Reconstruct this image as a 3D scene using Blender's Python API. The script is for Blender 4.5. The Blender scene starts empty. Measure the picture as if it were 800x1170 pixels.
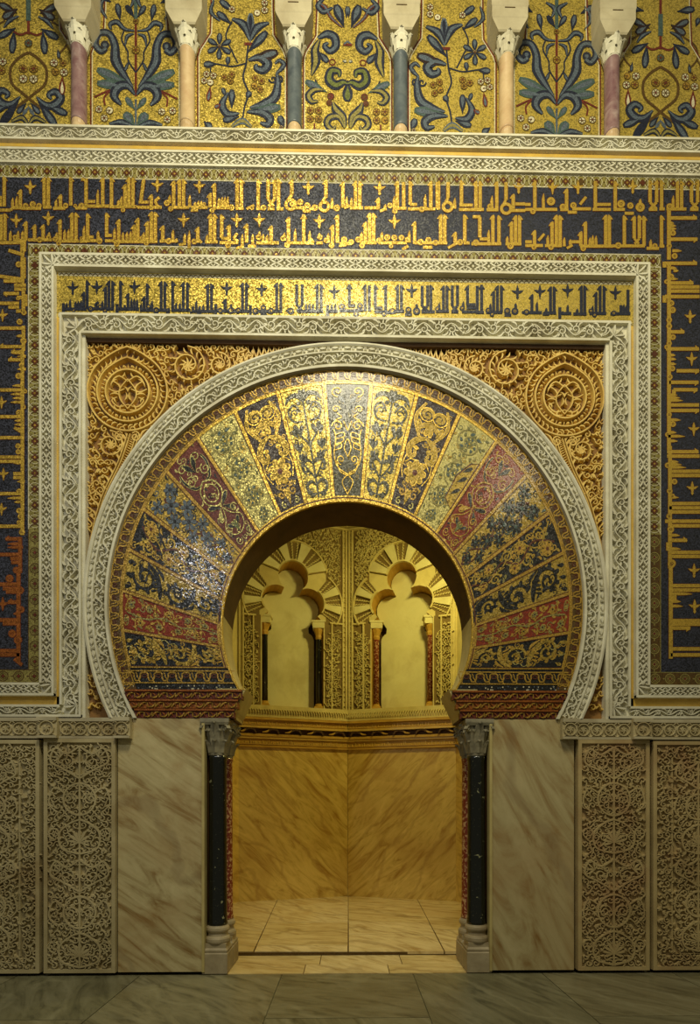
import bpy, math, random
import numpy as np
R = random.Random(7)
pi, sin, cos, rad, hyp = math.pi, math.sin, math.cos, math.radians, math.hypot
col = bpy.context.scene.collection
TH = rad(.93)

def ray(px, py):
    a = (px - 407) / 600; b = (920 - py) / 600
    return a * cos(TH) + sin(TH), -a * sin(TH) + cos(TH), b
def U(px, py, Y=0.0):
    """measured point of the survey photograph -> (X, Z) on the plane at depth Y"""
    x, y, b = ray(px, py); t = (Y + 5) / y
    return x * t, 1.6 + b * t

# ------------------------------------------------------------------ tagging
def tag(o, label=None, cat=None, group=None, kind=None):
    if label: o['label'] = label
    if cat: o['category'] = cat
    if group: o['group'] = group
    if kind: o['kind'] = kind
    return o
def empty(name, loc, label, cat, group=None):
    o = bpy.data.objects.new(name, None); col.objects.link(o); o.location = loc
    o.empty_display_size = .1
    return tag(o, label, cat, group)
def par(o, p):
    if p is not None:
        o.parent = p
        o.matrix_parent_inverse = inv_world(p)
    return o
def inv_world(p):
    from mathutils import Matrix
    m = Matrix.Translation(p.location)
    q = p.parent
    while q is not None:
        q = q.parent
    return m.inverted() if p.type == 'EMPTY' else Matrix()

# ------------------------------------------------------------------ materials
def lin(c):
    return tuple((x / 255 / 12.92 if x / 255 <= .04045 else ((x / 255 + .055) / 1.055) ** 2.4) for x in c) + (1,)
class NT:
    def __init__(s, name):
        s.m = bpy.data.materials.new(name); s.m.use_nodes = True
        s.t = s.m.node_tree; s.p = s.t.nodes['Principled BSDF']
        s.co = s.n('ShaderNodeTexCoord').outputs['Object']
    def n(s, ty, **k):
        x = s.t.nodes.new(ty)
        for a, v in k.items(): setattr(x, a, v)
        return x
    def l(s, a, b): s.t.links.new(a, b)
    def mapv(s, sc, rot=(0, 0, 0), src=None):
        x = s.n('ShaderNodeMapping'); x.inputs['Scale'].default_value = sc; x.inputs['Rotation'].default_value = rot
        s.l(src or s.co, x.inputs[0]); return x.outputs[0]
    def noise(s, sc, det=5, dist=0, rough=.6, vec=None):
        x = s.n('ShaderNodeTexNoise'); x.inputs['Scale'].default_value = sc; x.inputs['Detail'].default_value = det
        x.inputs['Distortion'].default_value = dist; x.inputs['Roughness'].default_value = rough
        s.l(vec or s.co, x.inputs['Vector']); return x.outputs['Fac']
    def ramp(s, f, stops):
        x = s.n('ShaderNodeValToRGB'); e = x.color_ramp.elements
        while len(e) < len(stops): e.new(.5)
        for q, (p, c) in zip(e, stops): q.position = p; q.color = c if len(c) == 4 else lin(c)
        s.l(f, x.inputs[0]); return x.outputs[0]
    def mix(s, f, a, b, mode='MIX'):
        x = s.n('ShaderNodeMix', data_type='RGBA', blend_type=mode)
        for i, v in ((0, f), (6, a), (7, b)):
            if hasattr(v, 'default_value') or hasattr(v, 'is_linked'): s.l(v, x.inputs[i])
            else: x.inputs[i].default_value = v
        return x.outputs[2]
    def bump(s, h, st, d=.01):
        x = s.n('ShaderNodeBump'); x.inputs['Strength'].default_value = st; x.inputs['Distance'].default_value = d
        s.l(h, x.inputs['Height']); s.l(x.outputs[0], s.p.inputs['Normal'])
    def fin(s, c=None, rough=.6, metal=0, spec=.5):
        if c is not None: s.l(c, s.p.inputs['Base Color'])
        s.p.inputs['Roughness'].default_value = rough; s.p.inputs['Metallic'].default_value = metal
        s.p.inputs['Specular IOR Level'].default_value = spec
        return s.m
def tess(name, c, metal=0.0, rough=.35, var=.5, jit=.30, sc=105, wear=None):
    """mosaic of small glass cubes: every cell has its own tone and its own slight tilt"""
    t = NT(name)
    v = t.n('ShaderNodeTexVoronoi'); v.inputs['Scale'].default_value = sc; t.l(t.co, v.inputs['Vector'])
    sep = t.n('ShaderNodeSeparateColor'); t.l(v.outputs['Color'], sep.inputs[0])
    lo = tuple(x * (1 - var) for x in lin(c)[:3]) + (1,); hi = tuple(min(1, x * (1 + var * .9)) for x in lin(c)[:3]) + (1,)
    cc = t.ramp(sep.outputs[0], [(0, lo), (1, hi)])
    n1 = t.noise(2.2, 4)
    cc = t.mix(t.ramp(n1, [(.35, (0, 0, 0)), (.75, (150, 150, 150))]), cc, wear or tuple(x * .62 for x in lin(c)[:3]) + (1,))
    g = t.n('ShaderNodeNewGeometry')
    s1 = t.n('ShaderNodeVectorMath', operation='SUBTRACT'); t.l(v.outputs['Color'], s1.inputs[0]); s1.inputs[1].default_value = (.5, .5, .5)
    s2 = t.n('ShaderNodeVectorMath', operation='SCALE'); t.l(s1.outputs[0], s2.inputs[0]); s2.inputs['Scale'].default_value = jit
    s3 = t.n('ShaderNodeVectorMath', operation='ADD'); t.l(g.outputs['Normal'], s3.inputs[0]); t.l(s2.outputs[0], s3.inputs[1])
    s4 = t.n('ShaderNodeVectorMath', operation='NORMALIZE'); t.l(s3.outputs[0], s4.inputs[0])
    t.l(s4.outputs[0], t.p.inputs['Normal'])
    s5 = t.n('ShaderNodeVectorMath', operation='SCALE'); t.l(s1.outputs[0], s5.inputs[0]); s5.inputs['Scale'].default_value = .09
    s6 = t.n('ShaderNodeVectorMath', operation='ADD'); t.l(g.outputs['Normal'], s6.inputs[0]); t.l(s5.outputs[0], s6.inputs[1])
    s7 = t.n('ShaderNodeVectorMath', operation='NORMALIZE'); t.l(s6.outputs[0], s7.inputs[0]); t.l(s7.outputs[0], t.p.inputs['Coat Normal'])
    t.p.inputs['Coat Weight'].default_value = .22; t.p.inputs['Coat Roughness'].default_value = .12
    return t.fin(cc, rough, metal, .3)
def stone(name, c1, c2, sc=3, rough=.75, c3=None, bs=.25, spec=.3):
    t = NT(name)
    cc = t.ramp(t.noise(sc, 6, .4), [(.32, c1), (.68, c2)])
    if c3: cc = t.mix(t.ramp(t.noise(sc * .55 + .7, 5, .6), [(.5, (0, 0, 0)), (.72, (200, 200, 200))]), cc, lin(c3))
    cc = t.mix(t.ramp(t.noise(60, 3), [(.3, (0, 0, 0)), (.8, (90, 90, 90))]), cc, tuple(x * .6 for x in lin(c1)[:3]) + (1,))
    t.bump(t.noise(90, 4), bs, .004)
    return t.fin(cc, rough, 0, spec)
def marble(name, base, dark, stain, ang=.7, sc=1.0, rough=.35, vein=(120, 100, 70), bump=.08, flat=False):
    t = NT(name)
    m = t.mapv((1.0 * sc, 1.0 * sc, 5.0 * sc), (0, 0, 0), t.mapv((1, 1, 1), (0, ang, 0)))
    if flat: m = t.mapv((1.0 * sc, 4.0 * sc, 1.0 * sc), (0, 0, 0), t.mapv((1, 1, 1), (0, 0, ang)))
    st = t.noise(1.6, 8, 1.6, .62, m)
    cc = t.ramp(st, [(.3, dark), (.5, base), (.72, tuple(min(255, x + 18) for x in base))])
    cc = t.mix(t.ramp(t.noise(1.3 * sc, 5, .8), [(.46, (0, 0, 0)), (.7, (190, 190, 190))]), cc, lin(stain))
    w = t.n('ShaderNodeTexWave', bands_direction='Z'); w.inputs['Scale'].default_value = .55 * sc
    w.inputs['Distortion'].default_value = 14; w.inputs['Detail'].default_value = 6; w.inputs['Detail Scale'].default_value = .8
    t.l(t.mapv((1, 1, 1), (0, 0, ang) if flat else (0, ang, 0)), w.inputs['Vector'])
    if flat: w.bands_direction = 'Y'
    cc = t.mix(t.ramp(w.outputs['Fac'], [(0, (150, 150, 150)), (.05, (0, 0, 0))]), cc, lin(vein))
    cc = t.mix(t.ramp(t.noise(34, 4), [(.45, (0, 0, 0)), (.8, (70, 70, 70))]), cc, lin(dark))
    t.bump(st, bump, .01)
    return t.fin(cc, rough, 0, .45)
def speck(name, base, spot, sc, thr, rough=.22):
    t = NT(name)
    cc = t.ramp(t.noise(sc, 4, .5), [(thr, base), (thr + .035, spot)])
    cc = t.mix(t.ramp(t.noise(sc * 4, 3), [(.62, (0, 0, 0)), (.72, (110, 110, 110))]), cc, lin(spot))
    return t.fin(cc, rough, 0, .6)

G = {}
G['white'] = stone('white_carved_marble', (196, 190, 162), (222, 218, 192), 4, .7, (172, 162, 130))
G['whitelow'] = stone('aged_carved_marble', (166, 156, 124), (192, 182, 148), 3, .7, (140, 124, 90))
G['panel'] = stone('ochre_carved_marble', (156, 142, 100), (194, 180, 136), 2.2, .7, (140, 114, 68))
G['panelr'] = stone('rusty_carved_marble', (156, 136, 90), (190, 170, 118), 2.0, .7, (152, 106, 70))
G['spand'] = stone('gilded_stucco', (200, 164, 76), (230, 198, 106), 5, .5, (168, 124, 52), .2, .5)
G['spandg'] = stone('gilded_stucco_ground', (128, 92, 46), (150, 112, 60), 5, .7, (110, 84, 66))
G['gold'] = tess('gold_mosaic', (184, 160, 70), .4, .42, .65, .42, 105)
G['goldd'] = tess('old_gold_mosaic', (158, 132, 54), .35, .42, .65, .4, 105)
G['goldp'] = tess('pale_gold_mosaic', (168, 158, 94), .35, .42, .6, .4, 120)
G['goldl'] = tess('gold_letter_mosaic', (194, 160, 62), .4, .38, .4, .35, 120)
G['orange'] = tess('orange_mosaic', (138, 78, 24), .15, .45, .4, .3, 120)
G['ochre'] = tess('ochre_mosaic', (166, 132, 50), .25, .4, .45, .35, 130)
G['blue'] = tess('blue_mosaic', (43, 45, 56), 0, .45, .95, .3, 100, lin((34, 34, 30)))
G['ink'] = tess('dark_blue_mosaic', (32, 36, 50), 0, .45, .5, .3, 120)
G['dark'] = tess('dark_mosaic', (27, 27, 24), 0, .4, .5, .35, 110)
G['grey'] = tess('slate_mosaic', (68, 66, 48), .1, .4, .5, .35, 120)
G['purple'] = tess('purple_mosaic', (46, 33, 30), .05, .4, .5, .35, 120)
G['steel'] = tess('steel_blue_mosaic', (80, 90, 98), 0, .45, .5, .3, 120)
G['teal'] = tess('teal_mosaic', (66, 84, 78), 0, .4, .4, .3, 120)
G['green'] = tess('green_mosaic', (96, 102, 50), 0, .4, .4, .3, 120)
G['leafg'] = tess('dull_green_mosaic', (104, 102, 54), .1, .4, .4, .3, 120)
G['red'] = tess('red_mosaic', (124, 42, 12), 0, .55, .45, .3, 120)
G['maroon'] = tess('maroon_mosaic', (96, 40, 26), 0, .45, .45, .3, 120)
G['rust'] = tess('rust_outline_mosaic', (84, 42, 20), 0, .45, .4, .3, 120)
G['pale'] = tess('white_mosaic', (196, 188, 152), 0, .45, .3, .2, 130)
G['olive'] = tess('olive_mosaic', (134, 124, 66), .1, .4, .4, .3, 130)
G['umber'] = tess('umber_mosaic', (84, 62, 26), .05, .4, .4, .3, 130)
G['gilt'] = stone('gilt_plaster', (194, 156, 56), (216, 180, 80), 6, .42, (170, 148, 100), .15, .6)
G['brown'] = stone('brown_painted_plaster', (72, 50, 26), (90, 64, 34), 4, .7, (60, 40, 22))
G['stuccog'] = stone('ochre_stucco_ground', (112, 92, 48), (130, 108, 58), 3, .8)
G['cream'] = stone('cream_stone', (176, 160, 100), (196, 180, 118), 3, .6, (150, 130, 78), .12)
G['stucco'] = stone('chamber_stucco', (196, 180, 110), (216, 200, 132), 3, .7, (170, 148, 84), .12)
G['corn'] = stone('gilded_cornice', (178, 138, 48), (200, 160, 66), 4, .5, (140, 96, 32), .15)
G['niche'] = stone('niche_plaster', (206, 196, 134), (222, 214, 156), 2.2, .7, (176, 158, 104), .1)
G['slab'] = marble('honey_marble', (188, 174, 126), (134, 106, 58), (146, 102, 42), -.62, .75)
G['slabr'] = marble('stained_marble', (176, 162, 116), (136, 106, 58), (150, 104, 44), -1.1, .5)
G['dado'] = marble('yellow_marble', (216, 186, 96), (166, 124, 44), (184, 142, 62), -.8, .9, .3, (150, 104, 44))
G['dador'] = marble('yellow_marble_mirrored', (216, 186, 96), (166, 124, 44), (184, 142, 62), .8, .9, .3, (150, 104, 44))
G['basest'] = stone('worn_base_marble', (150, 136, 104), (178, 164, 130), 5, .5, (116, 96, 66))
G['cap'] = stone('dark_carved_capital', (122, 116, 94), (160, 152, 122), 9, .55, (64, 58, 44))
G['blackm'] = speck('black_marble', (18, 21, 16), (150, 150, 112), 13, .66)
G['redm'] = speck('red_breccia', (118, 48, 30), (190, 150, 104), 30, .52, .2)
G['pinkm'] = stone('purple_veined_marble', (110, 76, 78), (150, 122, 116), 9, .35, (196, 180, 168))
G['greym'] = stone('grey_blue_marble', (72, 80, 84), (98, 106, 106), 9, .35, (120, 124, 118))
G['sandm'] = stone('sand_marble', (184, 156, 112), (208, 184, 140), 6, .4, (170, 130, 92))
for i, (a, b, c) in enumerate([((116, 112, 84), (70, 68, 50), (98, 90, 60)), ((122, 117, 88), (76, 73, 53), (102, 92, 60)), ((112, 109, 82), (66, 66, 48), (92, 88, 62))]):
    G['fl%d' % i] = marble('grey_green_floor_marble_' + 'abc'[i], a, b, c, .3 + i * .4, .9, .3, (150, 146, 116), .08, True)
for i, (a, b, c) in enumerate([((206, 184, 124), (162, 134, 78), (180, 146, 82)), ((216, 196, 140), (176, 148, 90), (190, 158, 96))]):
    G['fi%d' % i] = marble('yellow_floor_marble_' + 'ab'[i], a, b, c, .3 + i * .5, .9, .25, (110, 84, 46), .08, True)

# ------------------------------------------------------------------ geometry collector
def cr(P, n=5):
    """Catmull-Rom through points"""
    out = []
    Q = [P[0]] + list(P) + [P[-1]]
    for i in range(1, len(Q) - 2):
        p0, p1, p2, p3 = Q[i - 1:i + 3]
        for k in range(n):
            t = k / n
            out.append(tuple(.5 * (2 * b + (c - a) * t + (2 * a - 5 * b + 4 * c - d) * t * t + (3 * b - a - 3 * c + d) * t ** 3) for a, b, c, d in zip(p0, p1, p2, p3)))
    out.append(tuple(P[-1])); return out
class Orn:
    def __init__(s, *mats):
        s.V = []; s.F = []; s.Mi = []; s.mats = list(mats); s.tf = [(0, 0, 0, 1, 1)]; s.T = None; s.lift = 0
    def mi(s, m):
        if m not in s.mats: s.mats.append(m)
        return s.mats.index(m)
    def at(s, x, y, a=0, sx=1, sy=None):
        s.tf.append((x, y, a, sx, sx if sy is None else sy)); return s
    def pop(s): s.tf.pop()
    def tr(s, u, v):
        for x, y, a, sx, sy in reversed(s.tf):
            u *= sx; v *= sy
            if a: u, v = u * cos(a) - v * sin(a), u * sin(a) + v * cos(a)
            u += x; v += y
        if s.T: u, v = s.T(u, v)
        return u, v
    def add(s, P3, faces, m):
        b = len(s.V); k = s.mi(m); s.cnt = (getattr(s, 'cnt', 0) + 1) % 41; e = s.cnt * 2.2e-5
        for u, v, z in P3:
            u, v = s.tr(u, v); s.V.append((u, v, z + s.lift + (e if z > 0 else 0)))
        for f in faces: s.F.append([b + i for i in f]); s.Mi.append(k)
    def rib(s, P, w, m, z1=.002, z0=None, prof='f', closed=False):
        n = len(P)
        if n < 2: return
        ws = w if hasattr(w, '__len__') else [w] * n
        if len(ws) != n: ws = [np.interp(i / (n - 1), np.linspace(0, 1, len(ws)), ws) for i in range(n)]
        if z0 is None: z0 = 0
        off, zz = {'f': ((-1, 1), (z1, z1)), 'r': ((-1, 0, 1), (z0, z1, z0)), 't': ((-1, -.62, .62, 1), (z0, z1, z1, z0)),
                   'b': ((-1, -1, 1, 1), (z0, z1, z1, z0))}[prof]
        V = []
        for i, (x, y) in enumerate(P):
            if closed: a, b = P[i - 1], P[(i + 1) % n]
            else: a, b = P[max(0, i - 1)], P[min(n - 1, i + 1)]
            dx, dy = b[0] - a[0], b[1] - a[1]; L = hyp(dx, dy) or 1
            nx, ny = dy / L, -dx / L; h = ws[i] / 2
            for o, z in zip(off, zz): V.append((x + nx * h * o, y + ny * h * o, z))
        k = len(off); F = []
        for i in range(n if closed else n - 1):
            j = (i + 1) % n
            for q in range(k - 1): F.append((i * k + q + 1, i * k + q, j * k + q, j * k + q + 1))
        if not closed and prof in 'tb':
            F.append(tuple(range(k))); F.append(tuple(reversed([(n - 1) * k + q for q in range(k)])))
        s.add(V, F, m)
    def poly(s, P, m, z1=.002, z0=None):
        n = len(P); V = [(x, y, z1) for x, y in P]; F = [tuple(range(n))]
        if z0 is not None:
            V += [(x, y, z0) for x, y in P]
            F += [(i, i + n, (i + 1) % n + n, (i + 1) % n) for i in range(n)]
        s.add(V, F, m)
    def box(s, x0, y0, x1, y1, m, z1, z0=0):
        s.poly([(x0, y0), (x1, y0), (x1, y1), (x0, y1)], m, z1, z0)
    def disc(s, x, y, r, m, z1=.002, z0=None, n=10):
        s.poly([(x + r * cos(2 * pi * i / n), y + r * sin(2 * pi * i / n)) for i in range(n)], m, z1, z0)
    def dome(s, x, y, r, m, z1, z0=0, n=8):
        V = []; F = []
        for q, (rr, zz) in enumerate(((1, 0), (.8, .65), (.4, .95))):
            V += [(x + r * rr * cos(2 * pi * i / n), y + r * rr * sin(2 * pi * i / n), z0 + (z1 - z0) * zz) for i in range(n)]
        for q in range(2): F += [(q * n + i, q * n + (i + 1) % n, q * n + n + (i + 1) % n, q * n + n + i) for i in range(n)]
        F.append(tuple(range(2 * n, 3 * n))); s.add(V, F, m)
    def ring(s, x, y, r, w, m, z1=.002, z0=None, prof='f', n=20, a0=0, a1=2 * pi):
        full = abs(a1 - a0 - 2 * pi) < 1e-6
        P = [(x + r * cos(a0 + (a1 - a0) * i / n), y + r * sin(a0 + (a1 - a0) * i / n)) for i in range(n if full else n + 1)]
        s.rib(P, w, m, z1, z0, prof, full)
    def spiral(s, x, y, r, a0, turns, w, m, z1=.002, z0=None, prof='f', d=1, n=None, r1=.12):
        n = n or max(6, int(11 * abs(turns)))
        P = [(x + r * (1 - (1 - r1) * i / n) * cos(a0 + d * 2 * pi * turns * i / n), y + r * (1 - (1 - r1) * i / n) * sin(a0 + d * 2 * pi * turns * i / n)) for i in range(n + 1)]
        s.rib(P, [w, w, w * .9, w * .6], m, z1, z0, prof)
    def leaf(s, x0, y0, x1, y1, w, m, z1=.002, z0=None, prof='f', bend=0, n=5, bulb=False):
        dx, dy = x1 - x0, y1 - y0; P = []
        for i in range(n + 1):
            t = i / n; b = bend * 4 * t * (1 - t)
            P.append((x0 + dx * t - dy * b, y0 + dy * t + dx * b))
        ws = [0.08, .35, .75, 1, .95, .45] if bulb else [.1, .75, 1, .85, .5, .04]
        s.rib(P, [w * q for q in ws], m, z1, z0, prof)
    def sphere_beads(s): pass
    def build(s, name, M, parent=None, smooth=False):
        me = bpy.data.meshes.new(name)
        V = [M(*v) for v in s.V]
        me.from_pydata(V, [], s.F)
        for k in s.mats: me.materials.append(G[k])
        me.polygons.foreach_set('material_index', s.Mi)
        if smooth: me.polygons.foreach_set('use_smooth', [True] * len(s.F))
        me.update()
        o = bpy.data.objects.new(name, me); col.objects.link(o)
        if parent: par(o, parent)
        return o
def FY(Y):  # facade mapping: (across, up, out)
    return lambda u, v, z: (u, Y - z, v)
IDM = lambda x, y, z: (x, y, z)
class Mb(Orn):
    """free 3D mesh: boxes, lathes"""
    def raw(s, V, F, m):
        b = len(s.V); k = s.mi(m); s.V += [tuple(v) for v in V]
        for f in F: s.F.append([b + i for i in f]); s.Mi.append(k)
    def box3(s, x0, x1, y0, y1, z0, z1, m, bev=0.0):
        if bev:
            b = bev; V = []
            for z, e in ((z0, b), (z0 + b, 0), (z1 - b, 0), (z1, b)):
                V += [(x0 + e, y0 + e, z), (x1 - e, y0 + e, z), (x1 - e, y1 - e, z), (x0 + e, y1 - e, z)]
            F = [(3, 2, 1, 0), (12, 13, 14, 15)]
            for q in range(3): F += [(q * 4 + i, q * 4 + (i + 1) % 4, q * 4 + 4 + (i + 1) % 4, q * 4 + 4 + i) for i in range(4)]
            s.raw(V, F, m); return
        V = [(x, y, z) for z in (z0, z1) for x, y in ((x0, y0), (x1, y0), (x1, y1), (x0, y1))]
        s.raw(V, [(3, 2, 1, 0), (4, 5, 6, 7), (0, 1, 5, 4), (1, 2, 6, 5), (2, 3, 7, 6), (3, 0, 4, 7)], m)
    def lathe(s, cx, cy, prof, m, n=24):
        V = []; F = []
        for r, z in prof: V += [(cx + r * cos(2 * pi * i / n), cy + r * sin(2 * pi * i / n), z) for i in range(n)]
        for q in range(len(prof) - 1): F += [(q * n + i, q * n + (i + 1) % n, q * n + n + (i + 1) % n, q * n + n + i) for i in range(n)]
        F += [tuple(reversed(range(n))), tuple(range((len(prof) - 1) * n, len(prof) * n))]
        s.raw(V, F, m)
    def frust(s, cx, cy, secs, m):
        """stack of rectangular sections (hx, hy, z)"""
        V = []; F = []
        for hx, hy, z in secs: V += [(cx - hx, cy - hy, z), (cx + hx, cy - hy, z), (cx + hx, cy + hy, z), (cx - hx, cy + hy, z)]
        for q in range(len(secs) - 1): F += [(q * 4 + i, q * 4 + (i + 1) % 4, q * 4 + 4 + (i + 1) % 4, q * 4 + 4 + i) for i in range(4)]
        k = len(secs) * 4; F += [(3, 2, 1, 0), (k - 4, k - 3, k - 2, k - 1)]
        s.raw(V, F, m)
    def mk(s, name, parent=None, smooth=False): return s.build(name, IDM, parent, smooth)

# ------------------------------------------------------------------ repeating ornament
def rinceau(O, L, W, p, m, h, prof='t', seed=1, w=None):
    """wavy stem with a scroll and leaf in every bend"""
    r = random.Random(seed); w = w or W * .12; n = max(1, round(L / p)); p = L / n; A = W * .3
    O.rib([(u, A * sin(2 * pi * u / p)) for u in np.linspace(0, L, n * 12 + 1)], w, m, h, 0, prof)
    for i in range(2 * n):
        sg = 1 if i % 2 == 0 else -1; cx = (i + .5) * p / 2
        O.spiral(cx, -sg * W * .06, W * .27, sg * pi / 2 + r.uniform(-.3, .3), 1.25, w, m, h, 0, prof, -sg)
        for a in (20, 75, 130, 180):
            a = rad(a + r.uniform(-12, 12)) * -sg + (pi if r.random() < .3 else 0)
            x0, y0 = cx + W * .2 * cos(a), -sg * W * .05 + W * .2 * sin(a)
            O.leaf(x0, max(-W * .44, min(W * .44, y0)), cx + W * .46 * cos(a), max(-W * .46, min(W * .46, -sg * W * .05 + W * .46 * sin(a))), W * .15, m, h, 0, prof, r.uniform(-.3, .3), 3)
        x = (i + 1) * p / 2
        O.leaf(x - p * .1, sg * W * .42, x + p * .12, sg * W * .16, W * .17, m, h, 0, prof, .25 * sg, 4)
        O.leaf(x + p * .02, -sg * W * .45, x - p * .13, -sg * W * .2, W * .15, m, h, 0, prof, .25 * sg, 4)
def lozenge(O, L, W, p, m, h, prof='t'):
    """row of leafy lozenges"""
    n = max(1, round(L / p)); p = L / n
    for i in range(n):
        O.at((i + .5) * p, 0)
        for sx in (-1, 1):
            for sy in (-1, 1):
                O.leaf(sx * p * .5, sy * W * .04, sx * p * .05, sy * W * .46, W * .26, m, h, 0, prof, .10 * sx * sy, 4)
                O.leaf(sx * p * .34, sy * W * .45, sx * p * .06, sy * W * .2, W * .19, m, h, 0, prof, -.15 * sx * sy, 3)
                O.leaf(sx * p * .5, sy * W * .46, sx * p * .36, sy * W * .2, W * .18, m, h, 0, prof, 0, 3)
        O.poly([(-W * .14, 0), (0, -W * .16), (W * .14, 0), (0, W * .16)], m, h, 0)
        O.pop()
def circles(O, L, W, p, ground, line, red, z=.002, old=False):
    n = max(1, round(L / p)); p = L / n
    O.box(0, -W / 2, L, W / 2, ground, z, 0)
    for sg in (-1, 1): O.rib([(0, sg * W * .47), (L, sg * W * .47)], W * .06, line, z + .001)
    for i in range(n):
        O.at((i + .5) * p, 0)
        if old:
            O.ring(0, 0, W * .36, W * .07, line, z + .001, n=18); O.ring(0, 0, W * .24, W * .035, line, z + .001, n=14)
            O.poly([(-W * .2, 0), (0, -W * .2), (W * .2, 0), (0, W * .2)], line, z + .0012)
            O.poly([(-W * .12, 0), (0, -W * .12), (W * .12, 0), (0, W * .12)], red, z + .0018)
            O.leaf(-p * .5, 0, -W * .36, 0, W * .1, line, z + .001)
        else:
            lo = 'umber'
            for k in (-1, 1):
                O.ring(k * p / 2, 0, W * .45, W * .045, line, z + .001, n=16, a0=(0 if k < 0 else pi) - 1.45, a1=(0 if k < 0 else pi) + 1.45)
                O.ring(k * p / 2, 0, W * .36, W * .08, lo, z + .0008, n=14, a0=(0 if k < 0 else pi) - 1.2, a1=(0 if k < 0 else pi) + 1.2)
            O.ring(0, 0, W * .47, W * .04, line, z + .0014, n=20)
            O.poly([(-W * .31, 0), (0, -W * .31), (W * .31, 0), (0, W * .31)], 'umber', z + .0018)
            O.poly([(-W * .24, 0), (0, -W * .24), (W * .24, 0), (0, W * .24)], red, z + .0022)
            O.poly([(-W * .10, 0), (0, -W * .10), (W * .10, 0), (0, W * .10)], 'ochre', z + .0026)
            for sx in (-1, 1):
                O.disc(sx * p * .5, 0, W * .06, 'umber', z + .0022, n=6)
        O.pop()
def chain(O, L, W, p, m, mr, z=.001):
    """gold chain / fret border"""
    n = max(1, round(L / p)); p = L / n; q = W * .12
    for i in range(n):
        O.at(i * p, 0)
        P = [(0, -.3), (.12, -.3), (.22, -.05), (.22, .22), (.34, .34), (.66, .34), (.78, .22), (.78, -.05), (.88, -.3), (1, -.3)]
        O.rib([(x * p, y * W) for x, y in P], q, m, z + .003)
        P = [(.34, .02), (.34, .12), (.42, .2), (.58, .2), (.66, .12), (.66, .02), (.58, -.04), (.42, -.04)]
        O.rib([(x * p, y * W) for x, y in P], q * .8, mr, z + .002, closed=True)
        O.rib([(x * p, y * W) for x, y in [(-.1, .34), (-.02, .2), (.0, .0), (.1, -.12), (.2, -.42)]], q * .7, m, z + .002)
        O.pop()
    for sg in (-1, 1): O.rib([(x, sg * W * .47) for x in np.linspace(0, L, n + 1)], q * .8, m, z + .003)
def fill(O, inside, x0, x1, y0, y1, pitch, m, h, prof='t', seed=3, mirror=None, skip=None):
    """arabesque scrollwork filling a field"""
    r = random.Random(seed); j = 0; y = y0 + pitch * .5
    while y < y1:
        x = x0 + pitch * (.5 if j % 2 == 0 else 0) + (pitch * .5 if mirror is None else 0)
        if mirror is not None: x = mirror + (pitch * .5 if j % 2 == 0 else pitch)
        while x < x1 + pitch * .2:
            if inside(x, y):
                d = r.choice((-1, 1)); a = r.uniform(0, 2 * pi); R0 = pitch * .47
                todo = [(x, 1)] if mirror is None else [(x, 1), (2 * mirror - x, -1)]
                tt = r.random(); lf = [(r.uniform(0, 2 * pi), r.uniform(.4, .6)) for _ in range(4)]
                for xx, sg in todo:
                    aa = a if sg == 1 else pi - a; dd = d * sg
                    if tt < .72:
                        O.spiral(xx, y, R0, aa, 1.1, pitch * .20, m, h, 0, prof, dd, 9)
                        O.leaf(xx + R0 * cos(aa), y + R0 * sin(aa), xx + pitch * .95 * cos(aa - dd * .5), y + pitch * .95 * sin(aa - dd * .5), pitch * .28, m, h * .98, 0, prof, -.2 * dd, 4)
                        O.leaf(xx - R0 * cos(aa), y - R0 * sin(aa), xx - pitch * .9 * cos(aa - dd * .6), y - pitch * .9 * sin(aa - dd * .6), pitch * .27, m, h * .97, 0, prof, -.2 * dd, 4)
                    else:
                        for b, q in lf:
                            b = b if sg == 1 else pi - b
                            O.leaf(xx, y, xx + pitch * q * cos(b), y + pitch * q * sin(b), pitch * .32, m, h, 0, prof, .2 * dd, 4)
                        O.dome(xx, y, pitch * .12, m, h, 0, 6)
            x += pitch
        y += pitch * .88; j += 1
def palmette(O, x, y, a, s, m, h, prof='t', n=7):
    O.at(x, y, a, s)
    for i in range(n):
        b = rad(-78 + 156 * i / (n - 1)); L = 1 - .25 * abs(i - (n - 1) / 2) / ((n - 1) / 2)
        O.leaf(0, 0, L * sin(b), L * cos(b), .24, m, h, 0, prof, 0, 4, True)
    O.pop()

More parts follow.
